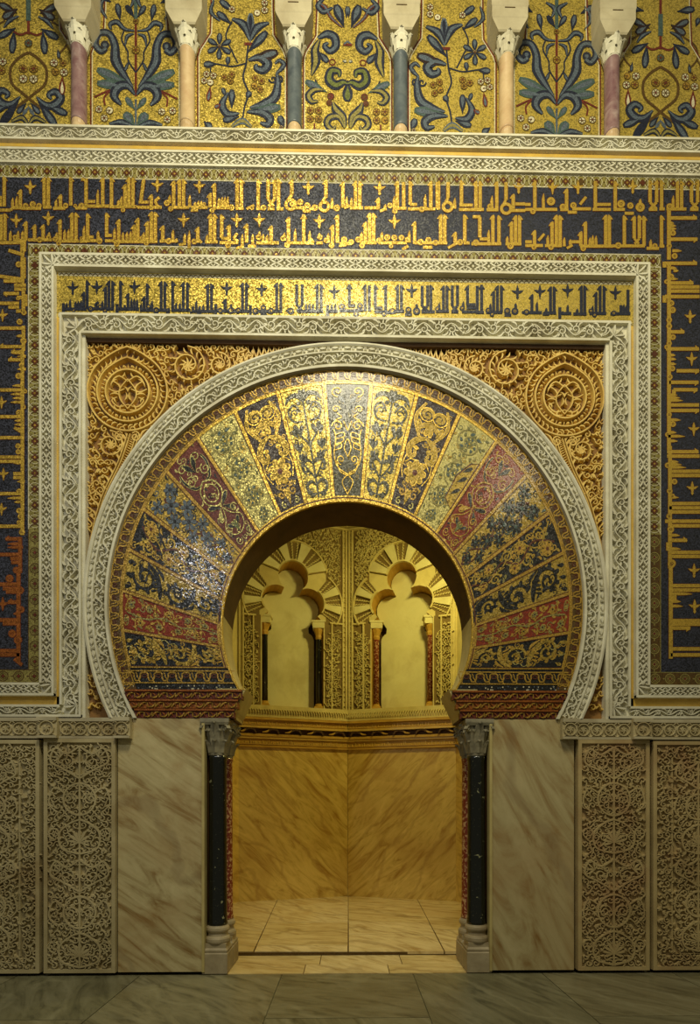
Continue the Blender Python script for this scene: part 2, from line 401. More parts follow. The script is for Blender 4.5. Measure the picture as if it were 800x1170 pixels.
# =================================================================== SETTING
def outline_half(sg, R0=1.188, zc=3.30):
    """door opening, right half, from floor up to crown"""
    P = [(1.36, 0), (1.36, 2.42), (1.09, 2.42), (1.085, 2.47), (1.0, 2.66), (.975, 2.70)]
    a0 = math.atan2(2.70 - zc, math.sqrt(R0 ** 2 - (2.70 - zc) ** 2))
    for i in range(29):
        a = a0 + (pi / 2 - a0) * i / 28; P.append((R0 * cos(a), zc + R0 * sin(a)))
    P[-1] = (0, zc + R0)
    return [(sg * x, z) for x, z in P]
def wall_front():
    O = Orn('brown')
    for sg in (-1, 1):
        H = outline_half(sg, 1.20)
        cols = H + [(0, 7.985), (sg * 6.5, 7.985), (sg * 6.5, 0)]
        n = len(cols); V = [(x, .065, z) for x, z in cols] + [(x, .42, z) for x, z in cols]
        b = len(O.V); O.V += V
        O.F.append([b + i for i in range(n)]); O.F.append([b + n + i for i in range(n)])
        for i in range(n): O.F.append([b + i, b + i + n, b + (i + 1) % n + n, b + (i + 1) % n])
        O.Mi += [0] * (n + 2)
    b = len(O.V); O.V += [(x, y, z) for z in (7.9, 9.8) for x, y in ((-6.5, .16), (6.5, .16), (6.5, .5), (-6.5, .5))]
    O.F += [[b + i for i in f] for f in ((3, 2, 1, 0), (4, 5, 6, 7), (0, 1, 5, 4), (1, 2, 6, 5), (2, 3, 7, 6), (3, 0, 4, 7))]; O.Mi += [0] * 6
    o = O.build('wall_front', IDM)
    return tag(o, 'masonry front wall carrying the mosaic facade, pierced by the horseshoe doorway', None, None, 'structure')
wall_front()

# foreground floor: slabs
def slab_poly(P, z0, z1, m, name, parent, gap=.004):
    cx = sum(p[0] for p in P) / len(P); cy = sum(p[1] for p in P) / len(P)
    Q = []
    for x, y in P:
        d = hyp(x - cx, y - cy); Q.append((x - (x - cx) / d * gap * 1.4, y - (y - cy) / d * gap * 1.4))
    O = Orn(m); O.poly(Q, m, z1, z0); return O.build(name, IDM, parent)
fl = Mb('dark'); fl.box3(-6.5, 6.5, -5.5, .62, -.12, -.012, 'fl0')
fl = fl.mk('floor'); tag(fl, 'grey green marble paving in front of the doorway', None, None, 'structure')
xs = [-4.4, -3.1, -1.95, -.62, .62, 1.85, 3.1, 4.4]
k = 0
for i in range(7):
    ys = [-5.4, -3.6, -2.2, -1.25 + .2 * (i % 2), -.02]
    for j in range(4):
        o = slab_poly([(xs[i], ys[j]), (xs[i + 1], ys[j]), (xs[i + 1], ys[j + 1]), (xs[i], ys[j + 1])], -.03, 0, 'fl%d' % ((i * 2 + j) % 3), 'paving_slab', fl)
# chamber floor
CF = .04
thr = Mb('fi0'); thr.box3(-1.36, 1.36, -.015, .62, -.1, -.008, 'umber')
thr = thr.mk('trim_1'); tag(thr, 'pale marble threshold slabs between the column plinths', None, None, 'structure')
for (a, b, c, d, m) in [(-1.3, -.28, .28, .60, 'fi0'), (-.28, .55, .28, .60, 'fi1'), (.55, 1.3, .28, .60, 'fi0'), (-1.3, -.42, 0, .28, 'fi0'), (-.42, .4, 0, .28, 'fi1'), (.4, 1.3, 0, .28, 'fi0')]:
    slab_poly([(a, c), (b, c), (b, d), (a, d)], -.03, 0, m, 'threshold_slab', thr, .003)
BC = (0, 4.05); BL = (1.78, 3.52); BS = (2.35, 2.2)
cf = Mb('umber'); cf.box3(-2.6, 2.6, .60, 4.2, -.06, CF - .008, 'umber')
cf = cf.mk('floor_chamber'); tag(cf, 'honey coloured marble paving of the prayer niche chamber', None, None, 'structure')
def fp(px, py):  # floor point at height CF
    x, y, b = ray(px, py); t = (CF - 1.6) / b; return (x * t, -5 + y * t)
L1, L2 = fp(318, 1026), fp(290, 1087); R1, R2 = fp(476, 1026), fp(508, 1087)
c0, c1 = fp(398, 1024), fp(398, 1087)
def lerp(a, b, t): return (a[0] + (b[0] - a[0]) * t, a[1] + (b[1] - a[1]) * t)
def tquad(A0, A1, B0, B1, t0, t1, m):
    slab_poly([lerp(A0, A1, t0), lerp(B0, B1, t0), lerp(B0, B1, t1), lerp(A0, A1, t1)], CF - .03, CF, m, 'paving_slab', cf, .006)
ms = ['fi1', 'fi0', 'fi1']
for a, b, m in ((0, .58, 0), (.58, .93, 1), (.93, 1, 0)): tquad(L1, L2, c0, c1, a, b, ms[m])
for a, b, m in ((0, .58, 1), (.58, .78, 0), (.78, 1, 2)): tquad(c0, c1, R1, R2, a, b, ms[m])
Lo, Lo2, Ro, Ro2 = (-2.5, L1[1]), (-2.5, L2[1]), (2.5, R1[1]), (2.5, R2[1])
for a, b, m in ((0, .7, 0), (.7, 1, 1)):
    tquad(Lo, Lo2, L1, L2, a, b, ms[m]); tquad(R1, R2, Ro, Ro2, a, b, ms[1 - m])

# chamber walls. local frame of a back face: s from the centre corner outwards, z up, d towards the viewer
def face_map(sg, A=BC, B=BL):
    L = hyp(B[0] - A[0], B[1] - A[1]); dx, dy = (B[0] - A[0]) / L, (B[1] - A[1]) / L
    return lambda s, z, d: (sg * (A[0] + dx * s + dy * d), A[1] + dy * s - dx * d, z)
FL = hyp(1.78, .53)
def face_s(sg, px, py):
    """survey point -> (s, z) on the back face"""
    x, y, b = ray(px, py); dx, dy = sg * 1.78 / FL, -.53 / FL
    # -0 + x t = dx s ; -5 + y t = 4.05 + dy s
    s = (9.05 * x) / (dx * y - dy * x) if True else 0
    t = dx * s / x if abs(x) > 1e-9 else (9.05 + dy * s) / y
    return s, 1.6 + b * t
def trefoil(o):
    """opening outline of a blind arch in niche units: x across, z; o = growth"""
    P = [(-.52 - o, 3.24 - o), (-.52 - o, 4.70)]
    def arc(cx, cz, r, a0, a1, n=10): return [(cx + (r + o) * cos(rad(a0 + (a1 - a0) * i / n)), cz + (r + o) * sin(rad(a0 + (a1 - a0) * i / n))) for i in range(n + 1)]
    P += arc(-.27, 5.0, .25, 235, 62) + arc(0, 5.42, .25, 212, -32, 16) + arc(.27, 5.0, .25, 118, -55)
    P += [(.52 + o, 4.70), (.52 + o, 3.24 - o)]
    return P
NS = .945     # niche axis along the face
for sg, nm in ((-1, 'left'), (1, 'right')):
    M = face_map(sg)
    # structural wall with the niche cut out
    O = Orn('stucco')
    T = [(NS + x, z) for x, z in trefoil(0)]
    q = len(T) // 2; z0, z1 = CF - .05, 6.75
    lefth = [(0, z0), (0, z1), (NS, z1), (NS, T[q][1])] + T[:q][::-1] + [(T[0][0], z0)]
    righth = [(FL, z0), (FL, z1), (NS, z1), (NS, T[q][1])] + T[q + 1:] + [(T[-1][0], z0)]
    O.poly(lefth, 'stucco', 0); O.poly(righth, 'stucco', 0)
    O.poly([(T[0][0], z0), (T[-1][0], z0), T[-1], T[0]], 'stucco', 0)
    for i in range(len(T)):
        a, b = T[i], T[(i + 1) % len(T)]
        O.add([(a[0], a[1], 0), (b[0], b[1], 0), (b[0], b[1], -.46), (a[0], a[1], -.46)], [(0, 1, 2, 3)], 'corn')
    O.poly([(0, z0), (FL, z0), (FL, z1), (0, z1)], 'brown', -.47)
    o = O.build('wall_back_' + nm, M)
    tag(o, 'back wall of the chamber, %s of its centre corner' % nm, None, None, 'structure')
    for A, B, nm2 in ((BL, BS, 'wall_side_'), (BS, (2.3, .42), 'wall_')):
        O = Orn('stucco'); l = hyp(B[0] - A[0], B[1] - A[1]); O.poly([(0, z0), (l, z0), (l, z1), (0, z1)], 'stucco', 0, -.1)
        o = O.build(nm2 + nm, face_map(sg, A, B)); tag(o, None, None, None, 'structure')
c = Mb('cream')
ring_ = [(-2.5, .4), (2.5, .4), (2.5, 2.4), (1.9, 3.6), (0, 4.2), (-1.9, 3.6), (-2.5, 2.4)]
V = [(x, y, 6.75) for x, y in ring_] + [(0, 2.2, 7.6)]
c.raw(V, [(i, (i + 1) % 7, 7) for i in range(7)], 'cream')
tag(c.mk('ceiling'), 'shell vault over the chamber', None, None, 'structure')

# =================================================================== CHAMBER THINGS
for sg, nm, oth in ((-1, 'left', 'shadier'), (1, 'right', 'brightly lit')):
    M = face_map(sg)
    # marble dado
    O = Orn('dado'); O.at(0, 0)
    O.box(.012, CF, FL - .01, 2.545, 'dado' if sg < 0 else 'dador', .03, 0)
    tag(O.build('dado_slab', M), 'tall yellow veined marble panel %s of the corner joint, below the cornice' % nm, 'marble panel', 'marble dado panels inside the chamber')
    O = Orn('dado'); l = hyp(BL[0] - BS[0], BL[1] - BS[1]); O.box(.01, CF, l, 2.545, 'dado', .03, 0)
    tag(O.build('dado_slab', face_map(sg, BL, BS)), 'narrow sliver of yellow marble dado showing beside the %s red column' % nm, 'marble panel', 'marble dado panels inside the chamber')
    # cornice
    cn = empty('chamber_cornice', (sg * .9, 3.7, 2.55), '%s run of the gilded cornice above the yellow marble inside' % ('Left' if sg < 0 else 'Right'), 'cornice', 'chamber cornices')
    for A, B, l in ((BC, BL, FL), (BL, BS, hyp(BL[0] - BS[0], BL[1] - BS[1]))):
        Mc = face_map(sg, A, B)
        O = Orn('corn')
        for z0, z1, d, m in ((2.545, 2.57, .07, 'corn'), (2.57, 2.685, .045, 'corn'), (2.685, 2.72, .075, 'gilt'), (2.72, 2.76, .09, 'corn'), (2.76, 2.85, .06, 'brown'), (2.85, 2.885, .13, 'gilt'), (2.885, 2.985, .10, 'corn'), (2.985, 3.02, .14, 'corn')):
            O.box(0, z0, l, z1, m, d, 0)
        O.build('cornice_molding', Mc, cn)
        O = Orn('gilt', 'brown'); r = random.Random(5); x = .03
        O.lift = .045
        while x < l - .05:      # tiny gilded letters of the lower band
            w = r.choice((.02, .03, .05)); hh = r.choice((.03, .05, .075))
            O.rib([(x, 2.59), (x, 2.59 + hh)], .012, 'gilt', .012, 0, 't'); O.rib([(x, 2.595), (x + w, 2.595)], .012, 'gilt', .012, 0, 't'); x += w + .012
        O.lift = .10; x = .02
        while x < l - .04:
            w = r.choice((.02, .03, .045)); O.rib([(x, 2.90), (x, 2.90 + r.choice((.03, .06)))], .012, 'gilt', .010, 0, 't'); O.rib([(x, 2.905), (x + w, 2.905)], .011, 'gilt', .010, 0, 't'); x += w + .012
        O.build('gilded_lettering', Mc, cn)
        O = Orn('brown'); n = int(l / .31)
        for i in range(n):
            x = (i + .5) * l / n
            O.rib(cr([(x - .1, 2.77), (x - .06, 2.83), (x + .02, 2.84), (x + .07, 2.80)], 4), [.03, .05, .05, .02], 'brown', .12, .06, 't')
            O.rib(cr([(x + .05, 2.84), (x + .1, 2.80), (x + .17, 2.79)], 4), [.02, .04, .015], 'corn', .11, .06, 't')
        O.build('modillion_scrolls', Mc, cn)
    # carved sill band under the blind arch
    O = Orn('stucco'); O.box(0, 3.02, FL, 3.235, 'stucco', .05, 0); O.rib([(0, 3.045), (FL, 3.045)], .03, 'stucco', .075, .05, 't')
    O.lift = .05
    x = .02
    while x < FL - .02:
        O.leaf(x, 3.085, x + .03, 3.17, .028, 'stucco', .03, 0, 't', .2, 3); x += .042
    O.lift = 0
    tag(O.build('carved_sill_band', M), 'carved stucco sill band under the %s blind arch, above the gilded cornice' % nm, 'sill band', 'carved sill bands')
    # stucco carving
    t = empty('stucco_carving', (sg * 1, 3.7, 3.24), '%s field of carved yellow stucco scrollwork around the %s blind arch' % ('left' if sg < 0 else 'right', nm), 'stucco carving', 'carved stucco fields of the chamber')
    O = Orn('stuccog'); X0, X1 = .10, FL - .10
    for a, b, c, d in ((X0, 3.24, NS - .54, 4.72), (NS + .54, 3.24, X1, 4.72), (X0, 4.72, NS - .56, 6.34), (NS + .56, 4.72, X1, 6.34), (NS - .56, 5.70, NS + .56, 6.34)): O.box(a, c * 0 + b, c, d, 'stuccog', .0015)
    def ins(x, z):
        x -= NS
        if abs(x) < .58 and z < 4.78: return False
        for cx, cz, rr in ((-.25, 4.98, .62), (.25, 4.98, .62), (0, 5.42, .60)):
            if hyp(x - cx, z - cz) < rr: return False
        return True
    fill(O, ins, X0 + .03, X1 - .02, 3.27, 4.66, .075, 'stucco', .03, 't', 11 + sg)
    fill(O, lambda x, z: ins(x, z) and z < 6.28, X0 + .03, X1 - .02, 4.76, 6.3, .075, 'stucco', .03, 't', 21 + sg)
    fill(O, lambda x, z: True, 0.01, FL, 6.42, 6.6, .06, 'stucco', .02, 't', 31)
    O.build('scrollwork', M, t)
    O = Orn('stucco')
    for x in (.035, X0 - .01, X1 + .01, FL - .03, NS - .66, NS + .66):
        O.rib([(x, 3.24), (x, 4.70 if abs(x - NS) < .7 else 6.34)], .03, 'stucco', .035, 0, 't')
    for z in (4.70,):
        O.rib([(X0, z), (NS - .62, z)], .04, 'stucco', .035, 0, 't'); O.rib([(NS + .62, z), (X1, z)], .04, 'stucco', .035, 0, 't')
    for z in (6.32, 6.38, 6.62): O.rib([(0, z), (FL, z)], .035, 'stucco', .05, 0, 't')
    for j in range(36):
        O.dome(.065, 3.3 + j * .085, .018, 'stucco', .03, 0, 6)
    O.build('frame_fillets', M, t)
    # blind arch
    t = empty('blind_arch', (sg * (.9), 3.75, 3.24), '%s trefoil blind arch with plain cream panel, %s' % (nm, oth), 'blind arch', 'trefoil blind arches in the chamber')
    O = Orn('niche')
    P = []
    def arc(cx, cz, r, a0, a1, n=8): return [(NS + cx + r * cos(rad(a0 + (a1 - a0) * i / n)), cz + r * sin(rad(a0 + (a1 - a0) * i / n))) for i in range(n + 1)]
    P = arc(-.30, 3.36, .12, 270, 180) + arc(-.28, 4.46, .14, 180, 110) + [(NS - .32, 4.68)] + arc(-.26, 5.0, .24, 235, 70) + arc(0, 5.42, .24, 215, -35, 14) + arc(.26, 5.0, .24, 110, -55) + [(NS + .32, 4.68)] + arc(.28, 4.46, .14, 70, 0) + arc(.30, 3.36, .12, 0, -90)
    O.poly(P, 'niche', -.30, -.46)
    O.build('cream_panel', M, t)
    O = Orn('cream'); zb = 4.98
    def fan(cx, cz, r0, r1, a0, a1, n, first):
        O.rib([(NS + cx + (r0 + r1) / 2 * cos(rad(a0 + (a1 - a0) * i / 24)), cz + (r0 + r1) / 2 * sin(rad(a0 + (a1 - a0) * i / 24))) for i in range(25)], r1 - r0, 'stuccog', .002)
        for i in range(n):
            A = rad(a0 + (a1 - a0) * i / n); B = rad(a0 + (a1 - a0) * (i + 1) / n)
            if (i + first) % 2 == 0:
                A, B = A + (B - A) * .09, B - (B - A) * .09
                q = [(NS + cx + r * cos(a), cz + r * sin(a)) for r, a in ((r0, A), (r1, A), (r1, (A + B) / 2), (r1, B), (r0, B), (r0, (A + B) / 2))]
                O.poly(q, 'niche', .045, 0)
            else:
                for rr in np.arange(r0 + .03, r1 - .01, .045):
                    for f in (.25, .75):
                        a = A + (B - A) * f; O.leaf(NS + cx + rr * cos(a), cz + rr * sin(a), NS + cx + (rr + .05) * cos(a + .05), cz + (rr + .05) * sin(a + .05), .03, 'stucco', .022, 0, 't', .2, 3)
        O.ring(NS + cx, cz, r0 + .012, .035, 'stucco', .045, 0, 't', 18, rad(a0), rad(a1))
        O.ring(NS + cx, cz, r1 + .015, .035, 'stucco', .045, 0, 't', 18, rad(a0), rad(a1))
    fan(-.27, 5.0, .25, .55, 125, 215, 5, 1); fan(.27, 5.0, .25, .55, -35, 55, 5, 1); fan(0, 5.42, .25, .57, 13, 167, 7, 0)
    O.build('arch_voussoirs', M, t)
    for s2 in (-1, 1):
        x = NS + s2 * .46
        b = Mb('cream'); cx, cy, _ = M(x, 0, -.10)
        b.lathe(cx, cy, [(.05, 3.33), (.046, 4.42), (.05, 4.43)], 'blackm' if sg < 0 else 'redm', 12)
        cl = b.mk('colonnette', t, True)
        b = Mb('corn'); b.frust(cx, cy, [(.075, .075, 3.24), (.075, .075, 3.28)], 'corn'); b.lathe(cx, cy, [(.07, 3.28), (.07, 3.30), (.055, 3.315), (.06, 3.33)], 'corn', 12)
        b.mk('colonnette_base', cl)
        b = Mb('corn'); b.lathe(cx, cy, [(.05, 4.43), (.06, 4.47), (.055, 4.50), (.085, 4.58), (.09, 4.61)], 'corn', 8); b.frust(cx, cy, [(.10, .09, 4.61), (.10, .09, 4.70), (.12, .1, 4.71), (.12, .1, 4.74)], 'niche')
        b.mk('colonnette_capital', cl)

# =================================================================== LOWER FACADE
def carved_panel(x0, x1, z0, z1, m, label, seed, inner=False):
    z1 = min(z1, 2.222)
    t = empty('carved_marble_panel', ((x0 + x1) / 2, 0, z0), label, 'carved panel', 'carved marble wall panels')
    O = Orn(m); O.box(x0, z0, x1, z1, m, .02, -.06)
    for a, b, c, d in ((x0, z0, x0, z1), (x1, z0, x1, z1), (x0, z0, x1, z0), (x0, z1, x1, z1)):
        pass
    w = .035
    O.lift = .02
    O.box(x0, z0, x0 + w, z1, m, .03); O.box(x1 - w, z0, x1, z1, m, .03); O.box(x0 + w, z0, x1 - w, z0 + w, m, .03); O.box(x0 + w, z1 - w, x1 - w, z1, m, .03)
    O.build('panel_slab', FY(0), t)
    O = Orn(m); O.lift = .02; cx = (x0 + x1) / 2
    a, b = x0 + w, x1 - w
    if inner:
        e = .15; lox = x0 < 0   # inner rectangular frame with a border of leaves
        ia, ib = a + e, b - e; iz0, iz1 = z0 + w + .12, z1 - w - .12
        for P in ([(ia, iz0), (ia, iz1), (ib, iz1), (ib, iz0)],): O.rib(P, .022, m, .024, 0, 't', True)
        fill(O, lambda x, z: x < ia - .01 or x > ib + .01 or z < iz0 - .01 or z > iz1 + .01, a, b - .02, z0 + w, z1 - w - .01, .066, m, .030, 't', seed)
        a, b = ia + .01, ib - .01; zz0, zz1 = iz0 + .01, iz1 - .01
    else: zz0, zz1 = z0 + w, z1 - w
    hw = (b - a) / 2
    # stem and large volutes, mirrored on the axis
    occ = []
    n = 6; ph = (zz1 - zz0) / n; r = random.Random(seed)
    O.rib([(cx, zz0 + .03), (cx, zz1 - .03)], .024, m, .031, 0, 't')
    for i in range(n):
        zc = zz0 + (i + .5) * ph; kk = i % 3
        for s2 in (-1, 1):
            O.at(cx, zc, 0, s2, 1)
            if kk == 0:
                O.rib(cr([(0, -ph * .45), (hw * .55, -ph * .3), (hw * .62, ph * .1), (hw * .3, ph * .36), (0, ph * .46)], 6), .024, m, .032, 0, 't')
                O.spiral(hw * .78, ph * .1, hw * .2, -pi / 2, 1.6, .016, m, .031, 0, 't', 1)
                palmette(O, 0, -ph * .15, -.5, hw * .42, m, .031)
            elif kk == 1:
                O.ring(0, 0, hw * .5, .024, m, .032, 0, 't', 20, -pi / 2, pi / 2)
                O.spiral(hw * .28, 0, hw * .2, pi, 1.7, .015, m, .031, 0, 't', -1)
                O.rib(cr([(hw * .45, ph * .15), (hw * .8, ph * .3), (hw * .95, -ph * .1), (hw * .7, -ph * .35)], 6), .018, m, .031, 0, 't')
            else:
                O.rib(cr([(0, ph * .4), (hw * .4, ph * .2), (hw * .75, ph * .35), (hw * .9, 0), (hw * .5, -ph * .2), (0, -ph * .45)], 6), .024, m, .032, 0, 't')
                O.spiral(hw * .4, -.01, hw * .24, pi / 2, 1.6, .016, m, .031, 0, 't', 1)
                palmette(O, hw * .6, ph * .1, -.8, hw * .3, m, .031, n=5)
            O.pop()
    fill(O, lambda x, z: True, cx, b - .02, zz0, zz1 - .01, .068, m, .030, 't', seed + 9, cx)
    O.build('arabesque_carving', FY(0), t)
carved_panel(-2.84, -2.175, .03, 2.23, 'panel', 'tall arabesque carved panel between the left console blocks, left of the honey marble slab', 41)
carved_panel(2.19, 2.875, .03, 2.23, 'panelr', 'tall arabesque carved panel with rusty red blotches, right of the stained marble slab', 52)
carved_panel(-3.75, -2.88, .03, 2.21, 'panel', 'arabesque carved panel with an inner frame, cut by the left edge', 63, True)
carved_panel(2.91, 3.78, .03, 2.21, 'panelr', 'arabesque carved panel with an inner frame, cut by the right edge', 74, True)
for sg, m, lb in ((-1, 'slab', 'smooth honey marble slab with diagonal veins left of the doorway'), (1, 'slabr', 'smooth marble slab with orange stains and cracks right of the doorway')):
    O = Orn(m); a, b = sorted((sg * 1.37, sg * 2.165)); O.box(a, .025, b, 2.42, m, .012, -.06)
    o = O.build('marble_slab', FY(0)); tag(o, lb, 'marble slab', 'smooth marble slabs flanking the door')
    O = Orn('cream'); a, b = sorted((sg * 1.35, sg * 1.375)); O.box(a, .025, b, 2.42, 'cream', .03, -.06)
    tag(O.build('marble_edge_strip', FY(0)), 'thin upright marble strip between the %s black column and smooth slab' % ('left' if sg < 0 else 'right'), 'marble strip', 'thin marble strips')
    O = Orn('brown'); 
# carved impost bands
def impost(x0, x1, proud, label, z0=2.225, n=None):
    t = empty('carved_impost_block', ((x0 + x1) / 2, 0, z0), label, 'impost block', 'carved impost blocks along the wall')
    O = Orn('whitelow'); O.box(x0, z0, x1, 2.42, 'panel', proud, -.06); O.lift = proud
    O.box(x0, 2.385, x1, 2.42, 'whitelow', .018); O.box(x0, z0, x1, z0 + .022, 'whitelow', .015)
    O.build('block', FY(0), t)
    O = Orn('panel'); O.lift = proud; W = .14; L = x1 - x0 - .01
    O.at(x0 + .005, (2.385 + z0 + .022) / 2); n = max(1, round(L / .115)); p = L / n
    for i in range(n):
        O.at((i + .5) * p, 0)
        O.ring(0, 0, min(p * .43, W * .47), .013, 'panel', .017, 0, 't', 14)
        for a in range(6): O.leaf(0, 0, .034 * cos(a * pi / 3 + .3), .034 * sin(a * pi / 3 + .3), .018, 'panel', .016, 0, 't', .2, 3)
        for sx in (-1, 1):
            for sy in (-1, 1): O.leaf(sx * p * .5, sy * W * .5, sx * p * .3, sy * W * .36, .016, 'panel', .016, 0, 't', 0, 3)
        O.pop()
    O.pop(); O.build('carving', FY(0), t)
for sg, nm in ((-1, 'left'), (1, 'right')):
    for a, b, pr, lb in ((2.03, 2.175, .07, 'projecting console block beside the %s smooth marble slab' % nm), (2.175, 2.70, .03, 'flat carved impost over the inner %s arabesque panel' % nm),
                         (2.70, 2.88, .08, 'projecting console block between the two %s arabesque panels' % nm), (2.88, 3.75, .035, 'long carved impost reaching the %s edge' % nm)):
        x0, x1 = sorted((sg * a, sg * b)); impost(x0, x1, pr, lb)

# door columns
def door_column(sg, Y, shaft, lb):
    X = sg * 1.255; t = empty('column', (X, Y, 0), lb, 'column', 'columns carrying the horseshoe arch'); f = Y < .2
    b = Mb('basest'); b.box3(X - .118, X + .118 if sg < 0 else X + .118, Y - .12, Y + .125, 0, .20, 'basest', .008); b.mk('plinth', t)
    b = Mb('basest'); b.frust(X, Y, [(.112, .112, .20), (.116, .116, .225), (.10, .10, .245), (.10, .10, .285)], 'basest')
    pr = [(.115, .285), (.12, .30), (.12, .325), (.112, .34), (.098, .35), (.094, .375), (.10, .385), (.108, .395), (.112, .41), (.108, .43), (.10, .44), (.095, .45)]
    b.lathe(X, Y, pr, 'basest', 28); b.mk('base', t, False)
    b = Mb(shaft); b.lathe(X, Y, [(.094, .45), (.094, .47), (.088, .49), (.084, 1.2), (.082, 2.02), (.088, 2.05), (.088, 2.075)], shaft, 28); b.mk('shaft', t, True)
    # corinthian capital
    b = Mb('cap'); b.lathe(X, Y, [(.085, 2.075), (.09, 2.09), (.085, 2.105), (.09, 2.22), (.105, 2.32), (.115, 2.36)], 'cap', 20); b.frust(X, Y, [(.125, .125, 2.36), (.135, .135, 2.385), (.135, .135, 2.42)], 'cap'); cp = b.mk('capital', t)
    b = Mb('cap')
    for ring_i, (z, hh, rr, n, ph) in enumerate(((2.10, .12, .090, 8, 0), (2.17, .15, .094, 8, pi / 8), (2.26, .13, .105, 8, 0))):
        for i in range(n):
            a = 2 * pi * i / n + ph; ca, sa = cos(a), sin(a)
            pts = [(0, rr, .035), (hh * .45, rr + .012, .045), (hh * .8, rr + .03, .035), (hh, rr + .048, .02), (hh * .86, rr + .056, .008)]
            V = []; F = []
            for k, (dz, r_, w_) in enumerate(pts):
                for q in (-1, -.4, 0, .4, 1):
                    rr2 = r_ + (.012 if q == 0 else (.003 if abs(q) == .4 else -.006)); xx, yy = rr2, q * w_
                    V.append((X + xx * ca - yy * sa, Y + xx * sa + yy * ca, z + dz))
            for k in range(4): F += [(k * 5 + q, k * 5 + q + 1, k * 5 + q + 6, k * 5 + q + 5) for q in range(4)]
            b.raw(V, F, 'cap')
    b.mk('acanthus_leaves', cp)
    b = Mb('cap')
    for i in range(4):
        a = pi / 4 + i * pi / 2
        vx, vy = X + .145 * cos(a), Y + .145 * sin(a)
        V = []; n = 14; F = []
        for k in range(n + 1):
            th = k / n * 2.6 * pi; r_ = .042 * (1 - .75 * k / n)
            c_ = (.115 + .035 + r_ * cos(th)); z_ = 2.325 + r_ * sin(th)
            for off in (-.02, .02):
                V.append((X + c_ * cos(a) - off * sin(a), Y + c_ * sin(a) + off * cos(a), z_))
            for off in (.02, -.02):
                V.append((X + (c_ - .010 * cos(th)) * cos(a) - off * sin(a), Y + (c_ - .010 * cos(th)) * sin(a) + off * cos(a), z_ - .010 * sin(th)))
        for k in range(n):
            F += [(k * 4 + q, k * 4 + (q + 1) % 4, k * 4 + 4 + (q + 1) % 4, k * 4 + 4 + q) for q in range(4)]
        b.raw(V, F, 'cap')
    b.mk('corner_volutes', cp)
door_column(-1, .10, 'blackm', 'speckled black marble column at the front left of the doorway')
door_column(1, .10, 'blackm', 'speckled black marble column at the front right of the doorway')
door_column(-1, .36, 'redm', 'red breccia column behind the left black column')
door_column(1, .36, 'redm', 'red breccia column behind the right black column')

# =================================================================== ARCH
ZC, RO, RI, RV = 3.49, 2.478, 2.256, 2.145
ZB = 2.42
def arcmap(zc):   # u = arc length measured at radius r0 from left foot, v = radius
    return None
def sweep_arc(O, prof, m, zc, zb=ZB, n=110):
    """prof: list of (radius, out)"""
    V = []; F = []; k = len(prof)
    for i in range(n + 1):
        for r_, z_ in prof:
            a0 = math.asin((zb - zc) / r_); a = a0 + (pi - 2 * a0) * i / n
            V.append((r_ * cos(a), zc + r_ * sin(a), z_))
    for i in range(n):
        for q in range(k - 1): F.append((i * k + q, i * k + q + 1, (i + 1) * k + q + 1, (i + 1) * k + q))
    O.add(V, F, m)
av = empty('carved_archivolt', (0, 0, ZB), 'wide white marble archivolt ring with bead rows and carved leaves around the horseshoe arch', 'archivolt')
O = Orn('white')
sweep_arc(O, [(RO, -.03), (RO, .05), (RO - .018, .055), (RO - .03, .045), (RO - .032, .03), (RO - .075, .03), (RO - .077, .045), (RO - .09, .045), (RO - .092, .005), (RI + .028, .0), (RI + .026, .038), (RI + .002, .038), (RI, -.03)], 'white', ZC)
O.build('ring_moldings', FY(0), av)
def amap(rc):
    a0 = math.asin((ZB - ZC) / rc)
    def T(u, v):
        a = pi - a0 - u / rc; r_ = rc + v
        return r_ * cos(a), ZC + r_ * sin(a)
    return T, rc * (pi - 2 * a0)
O = Orn('white'); T, L = amap(RO - .053); O.T = T; n = int(L / .115); p = L / n; O.lift = .028
for i in range(n):
    x = (i + .5) * p
    O.leaf(x - .032, 0, x + .032, 0, .034, 'white', .022, 0, 't', 0, 5); O.disc(x + p * .38, 0, .0, 'white', .0)
    for e in (.40, .5): O.rib([(x + p * e, -.014), (x + p * e, .014)], .010, 'white', .020, 0, 't')
O.build('bead_and_reel', FY(0), av)
O = Orn('white'); T, L = amap((RO - .092 + RI + .028) / 2); O.T = T; O.lift = .003
W = RO - .092 - RI - .028
n = int(L / .085); p = L / n
for i in range(n):
    O.at((i + .5) * p, 0); s2 = 1 if i % 2 else -1
    O.rib(cr([(-p * .5, -s2 * W * .3), (-p * .15, -s2 * W * .1), (p * .1, s2 * W * .2), (p * .5, s2 * W * .3)], 3), .018, 'white', .036, 0, 't')
    O.spiral(p * .05, -s2 * W * .12, W * .24, s2 * pi / 2, 1.1, .013, 'white', .036, 0, 't', s2, 8)
    O.leaf(-p * .3, s2 * W * .44, p * .1, s2 * W * .34, .026, 'white', .036, 0, 't', .2, 3)
    O.leaf(p * .3, -s2 * W * .46, p * .42, -s2 * W * .05, .026, 'white', .036, 0, 't', .2, 3)
    O.leaf(-p * .42, s2 * W * .1, -p * .2, s2 * W * .34, .018, 'white', .036, 0, 't', .1, 3)
    O.pop()
O.build('leaf_carving', FY(0), av)

